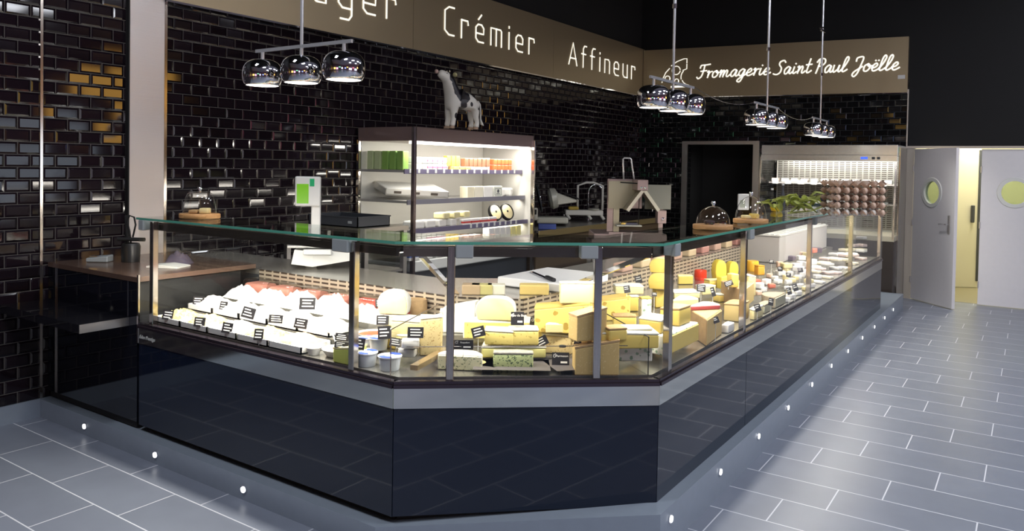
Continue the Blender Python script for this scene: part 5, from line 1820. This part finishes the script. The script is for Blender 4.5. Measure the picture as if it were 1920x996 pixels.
# --- price cards
def card(label, px, py, wpx, hpx, tilt=0, text=None, stand=True, z=None, rot=0, mini=False):
    p = ondeck(px, py + (6 if stand else 0)) if z is None else onz(z, px, py)
    w, h = size(p, wpx, hpx)
    if stand:
        p = settle(px, py + 6, .03, .03, h, FACE, None, solid=False)
        p += Vector((axes(FACE)[1].x, axes(FACE)[1].y, 0)) * .015
        zb = .018
    else:
        # pinned: find the surface under the card, keep the card at its own height
        best = None
        for r in PLACED:
            q = onz(r[5], px, py)
            if r[5] < z + .04 and inside(Vector((q.x, q.y)), (r[0], r[1] * 1.05, r[2] * 1.05, r[3])):
                if best is None or r[5] > best[1]:
                    best = (q, r[5])
        if best is None:
            q = ondeck(px, py); best = (q, deckz(q))
            # stands on the deck behind its goods: lifted on a pin
        gap = max(0, z - best[1])
        p = onz(best[1] + .004 + gap * .0, px, py) if gap < .02 else onz(best[1], px, py + gap * F / dist(best[0]) * .75)
        if inset(p) < .055:
            p += Vector((CN.x, CN.y, 0)) * (.055 - inset(p))
        p.z = best[1] + .0006
        zb = .004 + (0 if gap < .02 else gap * .75)
    t = thing('price_card', label, 'price card', p, FACE + math.radians(rot))
    Mx = Tr(0, 0, zb + h / 2) @ Matrix.Rotation(math.radians(tilt), 4, 'Y') @ Matrix.Rotation(math.radians(-14), 4, 'X')
    c = B().box(-w / 2, w / 2, -.001, .001, -h / 2, h / 2, Mx).build('card', M_card, t)
    Mt = Mx @ Matrix.Rotation(PI / 2, 4, 'X')
    rnd = random.Random(int(px * 7 + py))
    if text:
        cu = bpy.data.curves.new('lettering', 'FONT'); cu.body = text; cu.size = h * .24; cu.extrude = .0004; cu.align_x = 'CENTER'
        tmp = bpy.data.objects.new('lettering', cu); COL.objects.link(tmp); bpy.context.view_layer.update()
        me = bpy.data.meshes.new_from_object(tmp); bpy.data.objects.remove(tmp)
        me.transform(Mt @ Tr(w * .08, h * .16, .0016))
        link('lettering', me, M_chalk, t)
        B().box(.0, w * .38, -.0022, -.0012, -h * .30, -h * .16, Mx).build('price_line', M_chalk, t)
        b = B(); stroke(b.bm, [(-w * .42 + q[0] * w * .16, h * .12 + q[1] * h * .28) for q in ((0, .2), (.2, .8), (.9, 1), (.9, .7), (.6, .5), (.9, .2), (.2, 0))], h * .03, .0006)
        b.build('emblem', M_chalk, t, M=Mx @ Tr(0, -.0015, 0))
    else:
        for r in range(3 if not mini else 2):
            x0 = -w * .40 + rnd.uniform(0, .1) * w
            x1 = x0 + w * rnd.uniform(.45, .75)
            zz = h * (.28 - r * .26)
            B().box(x0, min(x1, w * .42), -.0022, -.0012, zz - h * .05, zz + h * .05, Mx).build('print_line', M_chalk, t)
    if stand:
        B().tube([(0, .003, .0), (0, .003, zb + h * .3)], .0018, 6).build('stand', M_whitepl, t)
        B().lathe([(0, -.001), (.016, -.001), (.014, .004), (0, .005)], 14).build('base', M_dgrey, t)
    else:
        B().tube([(0, .003, .0), (0, .003, zb + h * .4)], .0015, 6).build('stand', M_whitepl, t)
    return t
CARDS = [
    (312, 603, 20, 18, 6, None, 'black price card at the left end of the front salad row'), (371, 617, 21, 18, 4, None, 'black price card second from the left in the front salad row'),
    (422, 630, 20, 20, 8, None, 'black price card third from the left in the front salad row'), (480, 645, 18, 22, 2, None, 'black price card at the right end of the front salad row'),
    (326, 566, 16, 14, 18, None, 'black price card at the left end of the second salad row'), (372, 574, 21, 16, 2, None, 'black price card second from the left in the second salad row'),
    (419, 584, 14, 17, 6, None, 'narrow black price card third in the second salad row'), (466, 597, 24, 20, 14, None, 'tilted black price card fourth in the second salad row'),
    (517, 606, 26, 15, 3, None, 'plain dark price card fifth in the second salad row'), (564, 616, 24, 18, 8, None, 'black price card at the right end of the second salad row')]
for (px, py, w, h, ti, tx, lab) in CARDS:
    p = ondeck(px, py)
    card(lab, px, py, w, h, ti, tx, stand=False, z=p.z + .03)
for (px, py, w, h, ti, tx, z, lab) in (
    (576, 582, 30, 22, 0, None, .87, 'wide black price card on the meat pack left of the steel post'), (641, 642, 26, 14, 6, None, .83, 'black price card behind the spoon bowl, upper one'), (640, 655, 26, 12, 6, None, .81, 'black price card behind the spoon bowl, lower one'),
    (672, 660, 22, 22, 6, None, .82, 'black price card over the tubs right of the steel post'), (717, 612, 24, 18, 0, None, .88, 'grey brown price card upper left of the corner glass'), (720, 636, 24, 24, -4, None, .85, 'black price card just left of the corner glass'),
    (712, 580, 18, 16, -6, None, .92, 'black framed price tag on the back grille left of the corner'), (779, 634, 30, 20, 0, None, .87, 'half brown price card among the wrapped goat cheeses'), (742, 652, 24, 16, 8, None, .82, 'grey price card low beside the corner glass'),
    (970, 610, 24, 24, 0, 'Bleu du Bois', .90, 'black price card right of the tall white half wheel'), (896, 636, 26, 20, -16, None, .90, 'tilted black price card left of the pale rounds in the corner case'), (1008, 620, 32, 20, 10, 'Fourme', .89, 'black price card before the big holed wedge'),
    (1015, 652, 24, 18, -28, None, .84, 'strongly tilted dark price card right of the blue veined cheese'), (869, 662, 38, 18, 0, 'Roquefort', .86, 'black lettered price card on the crumbly blue flecked cheese'), (1082, 655, 14, 12, 10, None, .87, 'small black price card tucked behind the tan cube'),
    (1061, 706, 34, 26, 0, 'Parmesan', None, 'black price card reading Parmesan at the very front of the corner case'),
    (1175, 552, 12, 14, -10, None, .98, 'small black price card on the long white rinded cheese'), (1196, 538, 14, 16, -14, None, .98, 'black price card standing before the back grille right of the corner'), (1226, 562, 10, 8, 0, None, .97, 'tiny black price card on the printed upright wedge'),
    (1314, 550, 17, 14, 4, None, .90, 'black price card before the red waxed cheeses'), (1336, 560, 8, 18, -14, None, .90, 'narrow black price card on a pin in the first right bay'), (1366, 538, 16, 10, -20, None, .93, 'dark price card at the foot of the yellow group'), (1344, 612, 12, 12, -20, None, .86, 'tilted grey price card above the bright yellow block'),
    (1424, 588, 12, 14, -18, None, .80, 'tilted black price card lowest in the second right bay'), (1487, 558, 9, 14, -12, None, .82, 'black price card leaning near the third right post'), (1500, 552, 10, 14, -16, None, .83, 'black price card right of the leaning one near the third post'), (1452, 578, 10, 14, 10, None, .80, 'dark price card behind the pale front block'),
    (1446, 498, 9, 8, 0, None, .93, 'small black price card far back in the second right bay'), (1462, 512, 10, 9, 0, None, .90, 'small black price card among the heaped pieces, left one'), (1478, 522, 9, 8, 8, None, .89, 'small black price card among the heaped pieces, middle one'), (1500, 514, 10, 9, -8, None, .89, 'small black price card among the heaped pieces, right one')):
    card(lab, px, py, w, h, ti, tx, stand=z is None, z=z, mini=w < 15)

# ================================================================== THINGS ON THE GLASS TOP
def dome(label, px, py, wpx, dpx, hpx, shape, food):
    p = onz(ZTOP + .009, px, py)
    w, h = size(p, wpx, hpx)
    t = thing('cheese_dome', label, 'cheese dome', p, FACE)
    R_ = w / 2
    c = (0, R_ * .75, 0)
    bh = .026
    B().lathe([(0, 0), (R_ - .004, 0), (R_, .004), (R_, bh - .003), (R_ - .003, bh), (0, bh)], 48, c=c, sy=.8).build('wooden_board', M_wood, t, 'auto')
    r = R_ * dpx / wpx
    hd = h - bh - .03
    if shape == 'dome':
        pr = [(r * math.cos(math.radians(a)), bh + .002 + hd * math.sin(math.radians(a))) for a in range(0, 86, 6)]
    else:
        pr = [(r, bh + .002), (r * .96, bh + hd * .3), (r * .84, bh + hd * .75), (r * .72, bh + hd * .93), (r * .55, bh + hd), (.01, bh + hd)]
    B().lathe(pr, 40, c=c, sy=.9).build('glass_cover', MATS.get('dome_glass') or glass('dome_glass', (.96, .96, .97), 3.2), t, True)
    B().lathe([(0, bh + hd), (.008, bh + hd), (.006, bh + hd + .008), (.014, bh + hd + .018), (.010, bh + hd + .028), (0, bh + hd + .030)], 16, c=c).build('knob', M_chrome, t, True)
    for k, (x, m_) in enumerate(food):
        B().box(x - .025, x + .025, c[1] - .03, c[1] + .03, bh + .001, bh + .022 + .01 * k, bev=.008, seg=2).build('cheese_piece', m_, t, 'auto')
    return t
dome('bell shaped glass cover on a wooden board at the left end of the glass top', 363, 411, 76, 62, 60, 'bell', [(-.03, M_rindb), (.03, M_pale)])
dome('round glass dome on a wooden board on the right arm, nearer of two', 1344, 432, 76, 64, 54, 'dome', [(-.02, mat('dark_food', (.05, .03, .03), .5))])
dome('round glass dome on a wooden board on the right arm, farther of two', 1415, 420, 66, 58, 60, 'dome', [(-.03, M_pale), (.02, M_yel)])

# bunch of green leaves
p = onz(ZTOP + .012, 1528, 404)
t = thing('leafy_bunch', 'bright green leafy bunch lying on the right glass top', 'plant', p, FACE)
M_leaf = mat('bright_leaf', (.80, .92, .30), .45, noise=.2, nscale=15, trans=.0, emit=None)
rnd = random.Random(5)
for k in range(26):
    L = rnd.uniform(.10, .20)
    x, y = rnd.uniform(-.22, .02), rnd.uniform(-.03, .20)
    z0 = rnd.uniform(.005, .08)
    if k > 20:
        x, z0 = rnd.uniform(-.05, .06), rnd.uniform(.03, .13)
    b = B(); bm = b.bm
    pr = []
    for i in range(7):
        u = i / 6
        wv = .030 * math.sin(PI * min(1, u * .93 + .04)) * (L / .14)
        zz = .04 * math.sin(PI * u) * rnd.uniform(.8, 1.2)
        pr.append([bm.verts.new((u * L, -wv, zz + .008)), bm.verts.new((u * L, 0, zz)), bm.verts.new((u * L, wv, zz + .008))])
    for i in range(6):
        for j in range(2):
            bm.faces.new((pr[i][j], pr[i + 1][j], pr[i + 1][j + 1], pr[i][j + 1]))
    bmesh.ops.solidify(bm, geom=bm.faces[:], thickness=.0012)
    o = b.build('leaf', M_leaf, t, True)
    o.location = (x, y, z0)
    o.rotation_euler = (rnd.uniform(-.4, .4), rnd.uniform(-.45, .15), rnd.uniform(-PI, PI) if k < 20 else rnd.uniform(-.6, .6))
b = B(); b.tube([(-.18, .05, .01), (0, .06, .03), (.08, .08, .06)], .006, 8); b.build('stem', M_leaf, t)
# egg trays stacked on the glass top
M_tray = mat('egg_tray_pulp', (.80, .62, .50), .85, noise=.12, nscale=50)
M_egg = mat('brown_egg', (.78, .58, .46), .6, noise=.08)
p = onz(ZTOP + .012, 1617, 409)
eggs = None
ep = p.copy()
def egg_tray(loc, label, full):
    t = thing('egg_tray', label, 'egg tray', loc, FACE + .12)
    b = B(); bm = b.bm
    nx, ny = 24, 12
    w, d = .40, .26
    g = [[bm.verts.new((-w / 2 + w * i / nx, d * j / ny, .030 + .016 * math.cos(2 * PI * i / 4) * 1 + .010 * math.cos(2 * PI * j / 4))) for i in range(nx + 1)] for j in range(ny + 1)]
    for j in range(ny):
        for i in range(nx):
            bm.faces.new((g[j][i], g[j][i + 1], g[j + 1][i + 1], g[j + 1][i]))
    bmesh.ops.solidify(bm, geom=bm.faces[:], thickness=.004)
    b.build('pulp_tray', M_tray, t, True)
    return t
e0 = egg_tray(ep, 'brown pulp egg tray at the bottom of the egg stack on the right glass top', True)
for k in range(1, 5):
    dup(e0, ep + Vector((0, 0, .052 * k)), None, ['', 'brown pulp egg tray second from the bottom of the egg stack', 'brown pulp egg tray third from the bottom of the egg stack', 'brown pulp egg tray fourth from the bottom of the egg stack', 'brown pulp egg tray topmost in the egg stack'][k])
eg = None
ca, sa = math.cos(FACE + .12), math.sin(FACE + .12)
for k in range(1, 5):
    for i in range(6):
        for j in range(2):
            x, y = -.167 + i * .0667, .035 + j * .065
            loc = (ep.x + ca * x - sa * y, ep.y + sa * x + ca * y, ep.z + .052 * (k - 1) + .010)
            wht = (k == 1 and i < 5)
            if eg is None or wht != wlast:
                o = B().lathe([(0, 0), (.013, .004), (.020, .015), (.0215, .024), (.018, .037), (.010, .046), (0, .049)], 14).build('egg', mat('white_egg', (.80, .76, .70), .4) if wht else M_egg, None, True)
                eg = o
                wlast = wht
            else:
                o = eg.copy(); COL.objects.link(o)
            o.location = loc
            lab = 'white egg in the lowest layer of the egg stack' if wht else 'brown egg between the pulp trays of the egg stack'
            tag(o, lab, 'egg', 'white eggs in the stack' if wht else 'brown eggs in the stack')
# small white display board and bottles beside the domes
p = onz(ZTOP + .01, 1394, 394)
t = thing('card_terminal_display', 'small white customer display standing behind the farther dome', 'display', p, FACE)
B().box(-.045, .045, 0, .02, .0, .13, bev=.006, seg=2).build('case', M_whitepl, t)
B().box(-.03, .012, -.002, 0, .02, .08).build('screen', mat('pale_screen', (.45, .50, .40), .3), t)
p = onz(ZTOP + .01, 1456, 396)
t = thing('yellow_pot', 'small round yellow topped pot beside the leafy bunch', 'pot', p, FACE)
B().lathe([(0, 0), (.04, 0), (.05, .03), (.045, .04), (0, .045)], 20).build('pot', mat('lemon', (.85, .62, .02), .4), t, True)
for x, hh, lab in ((1447, .16, 'slim clear bottle left of the yellow pot'), (1467, .20, 'slim dark bottle right of the yellow pot')):
    p = onz(ZTOP + .01, x, 392)
    t = thing('slim_bottle', lab, 'bottle', p, 0)
    B().lathe([(0, 0), (.022, 0), (.022, hh * .55), (.009, hh * .75), (.009, hh), (0, hh)], 18).build('bottle', M_film if hh < .18 else M_dgrey, t, 'auto')
    B().lathe([(0, hh), (.011, hh), (.011, hh + .015), (0, hh + .015)], 14).build('cap', M_whitepl, t, 'auto')

# ================================================================== SCALE
p = onz(.949, 588, 500)
p = Vector((3.43, 3.90, .949))
t = thing('shop_scale', 'white shop scale with a green customer screen on the left staff worktop', 'scale', p, FACE + .12)
B().lathe([(0, 0), (.035, 0), (.045, .02), (0, .02)], 20, c=(-.03, .12, 0)).build('foot', M_whitepl, t, 'auto')
b = B()
bm = b.bm
lo = [(-.15, .02), (.20, .02), (.20, .28), (-.15, .28)]
hi = [(-.13, -.00), (.26, .00), (.26, .30), (-.13, .30)]
b.prism(lo, .02, [.02 + .0, .06, .06, .02]); b.bm.free(); b = B(); bm = b.bm
l_ = [bm.verts.new(v) for v in ((-.14, .0, .035), (.0, -.02, .02), (.27, .03, .06), (.27, .30, .06), (-.14, .30, .035))]
h_ = [bm.verts.new(v) for v in ((-.12, .0, .13), (.0, -.02, .12), (.27, .03, .13), (.27, .30, .13), (-.12, .30, .13))]
bm.faces.new(l_[::-1]); bm.faces.new(h_)
for i in range(5):
    bm.faces.new((l_[i], l_[(i + 1) % 5], h_[(i + 1) % 5], h_[i]))
b.build('housing', M_whitepl, t)
B().box(-.17, .24, -.0, .26, .140, .158, bev=.006, seg=2).build('weighing_plate', mat('plate_steel', (.6, .6, .58), .3, .8), t)
b = B(); b.box(-.03, .03, .10, .14, .13, .47, bev=.008, seg=2); b.build('column', M_whitepl, t)
b = B(); b.box(-.135, .03, .085, .14, .41, .61, bev=.010, seg=2); b.build('display_head', M_whitepl, t)
B().box(-.122, -.045, .0835, .086, .43, .56).build('green_screen', mat('screen_green', (.12, .30, .01), .3, emit=(.14, .42, .01), estr=.55), t)
B().box(-.038, -.008, .0835, .086, .545, .595).build('green_sticker', mat('sticker_green', (.01, .42, .16), .4), t)
B().box(-.06, .12, -.045, .0, .10, .135, bev=.005).build('keypad', M_whitepl, t)

# shelf table with dark crate by the fridge
t = thing('side_table', 'steel side table left of the wall fridge, carrying a dark crate', 'table', (4.22, 4.22, 0))
B().box(0, .50, 0, .97, 1.115, 1.15).build('table_top', mat('table_steel', (.55, .50, .43), .3, .8), t)
for x, y in ((.03, .03), (.47, .03), (.03, .93), (.47, .93)):
    B().box(x - .02, x + .02, y - .02, y + .02, 0, 1.115).build('leg', M_steelh, t)
B().box(.02, .48, .02, .95, .78, .80).build('lower_shelf', M_steelv, t)
t = thing('plastic_crate', 'dark grey plastic crate lying on the steel side table', 'crate', (4.24, 4.32, 1.151))
b = B()
b.box(0, .36, 0, .56, 0, .008)
for q in ((0, .008, 0, .56), (.352, .36, 0, .56), (0, .36, 0, .008), (0, .36, .552, .56)):
    b.box(q[0], q[1], q[2], q[3], 0, .085)
b.box(-.006, .366, -.006, 0, .075, .085); b.box(-.006, 0, -.006, .566, .075, .085)
b.build('crate_body', M_dgrey, t)
B().box(-.007, -.0005, .06, .10, .03, .05).build('label_slot', M_grey, t)
for k, (px, py) in enumerate(((745, 466), (770, 470))):
    pass
# cutting board with knife, on the corner worktop
p = onz(.952, 1040, 528)
t = thing('cutting_board', 'thick white cutting board on the corner staff worktop', 'cutting board', (3.86, 2.36, .9535), 0)
B().box(-.20, .36, -.22, .22, .0, .05, bev=.006).build('board', mat('board_white', (.80, .80, .80), .4), t)
t = thing('cheese_knife', 'black handled cheese knife lying on the thick white cutting board', 'knife', (3.78, 2.32, 1.0045), .9)
B().box(-.01, .26, -.012, .014, .002, .005).build('blade', M_chrome, t)
B().box(-.14, -.01, -.012, .012, 0, .02, bev=.005).build('handle', M_black, t)
for k, (px, w, m_, lab) in enumerate(((885, .10, M_rindb, 'brown wrapped cheese standing behind the corner grille, left one'), (905, .12, mat('olive_paste', (.62, .58, .22), .5), 'olive cheese standing behind the corner grille, second from left'), (932, .10, M_pale, 'pale cheese standing behind the corner grille, middle one'), (1005, .16, M_yel, 'yellow cheese standing behind the corner grille, right one'))):
    p = onz(.949, px, 556)
    pack('spare_cheese', lab, 'cheese', (p.x + .03, p.y + .03, .949), w, .08, .055, {0: (.46, .34, .2), 1: (.55, .50, .2), 2: (.8, .76, .6), 3: (.8, .6, .2)}[k], FACE)

# ================================================================== MACHINES AT THE LONG WALL
t = thing('back_worktop', 'dark worktop with an ochre front edge along the tiled wall behind the slicer', 'worktop', (7.08, 4.45, 0))
B().box(0, 3.4, 0, .74, .925, .95).build('worktop_plate', mat('dark_worktop', (.10, .09, .085), .25, .5), t)
b = B(); b.box(0, 3.4, -.012, 0, .88, .95); b.build('front_edge', mat('ochre_edge', (.34, .26, .12), .4, .5), t)
b = B(); b.box(0, 3.4, .03, .74, .12, .925); b.build('cabinet', mat('ochre_cabinet', (.12, .085, .05), .4), t)
MS = mat('machine_white', (.50, .50, .43), .35, .2)
t = thing('meat_slicer', 'pale grey slicer with a round blade guard next to the fridge', 'slicer', (7.78, 4.80, .951), FACE + .05)
k_ = 1.15
b = B(); b.box(-.10, .28, 0, .25, .02, .10, bev=.02, seg=2); b.build('base', MS, t)
b = B(); b.box(-.19, -.09, -.02, .06, .06, .21, bev=.012, seg=2); b.build('control_box', MS, t)
B().box(-.175, -.105, -.022, -.019, .13, .19).build('control_screen', M_black, t)
b = B(); b.lathe([(0, 0), (.10, 0), (.13, .03), (.12, .09), (.06, .12), (0, .13)], 28, M=Tr(.05, .10, .31) @ Matrix.Rotation(math.radians(78), 4, 'Y')); b.build('motor_housing', MS, t, 'auto')
b = B(); b.lathe([(0, 0), (.15, 0), (.15, .008), (0, .012)], 36, M=Tr(-.06, .12, .31) @ Matrix.Rotation(math.radians(78), 4, 'Y')); b.build('blade', M_chrome, t, 'auto')
b = B(); b.lathe([(.15, -.002), (.165, -.002), (.165, .012), (.15, .012), (.15, -.002)], 36, M=Tr(-.07, .12, .31) @ Matrix.Rotation(math.radians(78), 4, 'Y')); b.build('blade_guard', M_dgrey, t, 'auto')
b = B(); b.prism([(.12, 0), (.38, .03), (.38, .08), (.12, .16)], [.24, .28, .28, .24], [.40, .31, .31, .40], bev=.01); b.build('carriage', MS, t)
b = B(); b.tube([(.2, .02, .40), (.38, -.02, .33), (.44, -.03, .30)], .008, 8); b.build('handle', M_black, t)
t = thing('wire_cheese_cutter', 'white footed cheese cutter with a tall white bow behind the slicer', 'cheese cutter', (8.85, 4.80, .972), FACE + .05)
b = B(); b.box(-.30, .20, 0, .2, .05, .12, bev=.015, seg=2); b.build('base', mat('cutter_white', (.66, .65, .60), .35), t)
for x in (-.28, .0, .17):
    B().tube([(x, .03, .06), (x + .04, .0, .0)], .02, 10).build('foot', mat('cutter_white', (.66, .65, .60), .35), t)
b = B(); b.tube([(-.13, .1, .12), (-.13, .1, .44), (-.02, .1, .48), (.08, .1, .48), (.20, .1, .44), (.20, .1, .12)], .016, 10); b.build('bow', mat('cutter_white', (.66, .65, .60), .35), t, True)
b = B(); b.lathe([(0, 0), (.07, 0), (.075, .02), (0, .03)], 20, c=(.08, .05, .12)); b.build('turntable', MS, t, 'auto')
b = B(); b.box(-.26, -.12, .02, .12, .12, .165, bev=.02, seg=2); b.build('cheese_piece', mat('mustard', (.45, .32, .05), .5), t)
t = thing('swan_tap', 'tall chrome tap with a curved spout on the back worktop', 'tap', (9.30, 5.05, .951), FACE)
pts = [(0, 0, 0), (0, 0, .30)] + [(.10 - .10 * math.cos(PI * i / 8), 0, .34 + .13 * math.sin(PI * i / 8)) for i in range(9)] + [(.20, 0, .24)]
B().tube(pts, .012, 10).build('spout', M_chrome, t, True)
B().tube([(.20, 0, .25), (.20, 0, .19)], .018, 10).build('nozzle', M_chrome, t, 'auto')
B().lathe([(0, 0), (.03, 0), (.025, .05), (0, .05)], 16).build('base', M_chrome, t, 'auto')
for k, (x, w, hh, c, lab) in enumerate(((7.30, .10, .16, (.52, .42, .34), 'beige stack of cups right beside the fridge'), (7.36, .20, .06, (.04, .07, .28), 'blue box on the worktop beside the fridge'))):
    pack('cup_stack' if k == 0 else 'blue_box', lab, 'cups' if k == 0 else 'box', (x - .05, 4.70 - .22 * k, .951), w, .10, hh, c, FACE)

# large steel cutting machine on its own table
M_mauve = mat('mauve_steel', (.36, .27, .26), .35, .6)
M_olive = mat('olive_sheet', (.40, .36, .26), .4, .5)
mo = Vector((6.60, 3.13, 0))
t = thing('machine_table', 'low brown steel table under the big cutting machine', 'table', mo, FACE)
B().box(-.36, .40, .0, .55, .90, .945, bev=.005).build('table_top', M_mauve, t)
for x, y in ((-.33, .03), (.37, .03), (-.33, .52), (.37, .52)):
    B().box(x - .02, x + .02, y - .02, y + .02, 0, .90).build('leg', M_steelh, t)
t = thing('cutting_machine', 'tall mauve steel cutting machine with an open A shaped hood and a loop handle', 'machine', (mo.x, mo.y, .946), FACE)
b = B(); b.box(-.34, .35, .01, .50, 0, .085, bev=.006); b.build('base', M_mauve, t)
b = B(); b.box(-.36, -.10, -.0, .03, .0, .03); b.box(-.20, .30, -.005, .02, .075, .10); b.build('base_trim', M_mauve, t)
b = B(); b.box(-.195, .14, .20, .215, .315, .60, bev=.003); b.box(-.195, -.135, .20, .215, .09, .315); b.build('side_plate', M_mauve, t)
b = B(); b.box(-.135, -.08, .18, .20, .09, .33); b.build('inner_leg', M_olive, t)
b = B(); b.prism([(-.19, .315), (-.05, .315), (.10, .51), (.10, .58), (-.19, .58)], 0, .012, M=Tr(0, .18, 0) @ Matrix.Rotation(PI / 2, 4, 'X')); b.build('left_hood_sheet', M_olive, t)
b = B(); b.bar((-.045, .05, .31), (.105, .05, .515), .30, .010, up=(0, 0, 1)); b.bar((.10, .05, .515), (.245, .05, .315), .30, .010); b.build('a_hood', M_olive, t)
b = B(); b.bar((-.045, -.11, .31), (.105, -.11, .515), .012, .03); b.bar((.10, -.11, .515), (.245, -.11, .315), .012, .03); b.build('hood_edge', mat('bright_olive', (.55, .52, .42), .4, .5), t)
b = B(); b.box(.04, .14, -.125, .19, .50, .60, bev=.004); b.build('head_block', M_mauve, t)
for x in (.078, .112):
    B().lathe([(0, 0), (.012, 0), (.010, .008), (0, .010)], 14, M=Tr(x, -.125, .525) @ Matrix.Rotation(PI / 2, 4, 'X')).build('bolt', M_chrome, t)
b = B(); b.box(.16, .41, .15, .156, .315, .55, bev=.002); b.build('clear_guard', mat('smoked_guard', (.42, .42, .34), .25, alpha=.55), t)
b = B(); b.box(.265, .35, .05, .16, .185, .31, bev=.004); b.build('switch_box', M_mauve, t)
b = B(); b.lathe([(0, 0), (.018, 0), (.014, .02), (0, .022)], 14, M=Tr(.315, .05, .23) @ Matrix.Rotation(PI / 2, 4, 'X')); b.build('knob', M_chrome, t)
b = B(); b.box(.30, .34, .17, .20, .085, .32); b.build('right_leg', M_mauve, t)
b = B(); b.tube([(-.055, .1, .59), (-.062, .1, .70), (-.066, .1, .79), (-.055, .1, .802), (.0, .1, .80), (.012, .1, .79), (.026, .1, .70), (.045, .1, .59)], .008, 10); b.build('loop_handle', mat('handle_bright', (.85, .84, .82), .2, .6), t, True)
b = B(); b.box(-.12, .12, .05, .25, .15, .165, bev=.003); b.build('tray', MS, t)
b = B(); b.tube([(.095, .1, .50), (.095, .1, .16)], .004, 6); b.build('cutting_wire', M_black, t)
b = B(); b.box(-.08, .08, .06, .14, .166, .19, bev=.004); b.build('tray_slide', M_chrome, t)
b = B(); b.tube([(-.10, -.01, .57), (.05, -.12, .565)], .006, 6); b.build('pin', M_black, t)

# ================================================================== THINGS ON THE TILL
t = thing('utensil_pot', 'dark metal pot holding a black ring handled press on the till counter', 'pot', (2.74, 4.86, .986), FACE)
B().lathe([(0, 0), (.055, 0), (.058, .10), (.05, .12), (.046, .12), (.05, .1), (.0, .09)], 24).build('pot', mat('pot_black', (.035, .035, .035), .35, .5), t, 'auto')
b = B(); b.tube([(-.085, 0, .145), (.09, 0, .145)], .013, 10); b.build('crossbar', M_black, t)
b = B(); b.tube([(.0, 0, .12), (-.01, 0, .20), (-.025, 0, .26), (-.01, 0, .30), (.02, 0, .29), (.03, 0, .24), (.012, 0, .16)], .006, 8); b.build('loop', M_black, t, True)
b = B(); b.tube([(-.03, .02, .12), (-.045, .02, .30)], .010, 8); b.build('rod', M_black, t)
t = thing('card_reader', 'small card reader with a pale cover lying by the pot on the till', 'card reader', (2.60, 4.99, .986), FACE)
b = B(); b.prism([(-.07, -.03), (.07, -.03), (.07, .05), (-.07, .05)], 0, [.025, .04, .045, .03], bev=.005); b.build('body', M_grey, t)
b = B(); b.box(-.05, .0, -.02, .03, .034, .040); b.build('screen', M_chrome, t)
t = thing('open_book', 'open booklet with pale pages lying on the till beside the glass case', 'book', (2.74, 4.45, .986), FACE - .15)
b = B(); b.prism([(-.10, -.06), (.0, -.06), (.0, .08), (-.10, .08)], 0, [.010, .02, .02, .010]); b.build('left_pages', M_white, t)
b = B(); b.prism([(.0, -.06), (.11, -.06), (.11, .08), (.0, .08)], 0, [.02, .008, .008, .02]); b.build('right_pages', M_white, t)
t = thing('folded_cloth', 'dark crumpled pouch behind the open booklet on the till', 'cloth', (2.84, 4.52, .986), FACE)
heap(.16, .10, .07, 5, mat('pouch', (.10, .08, .12), .6), t, 'cloth', 10)
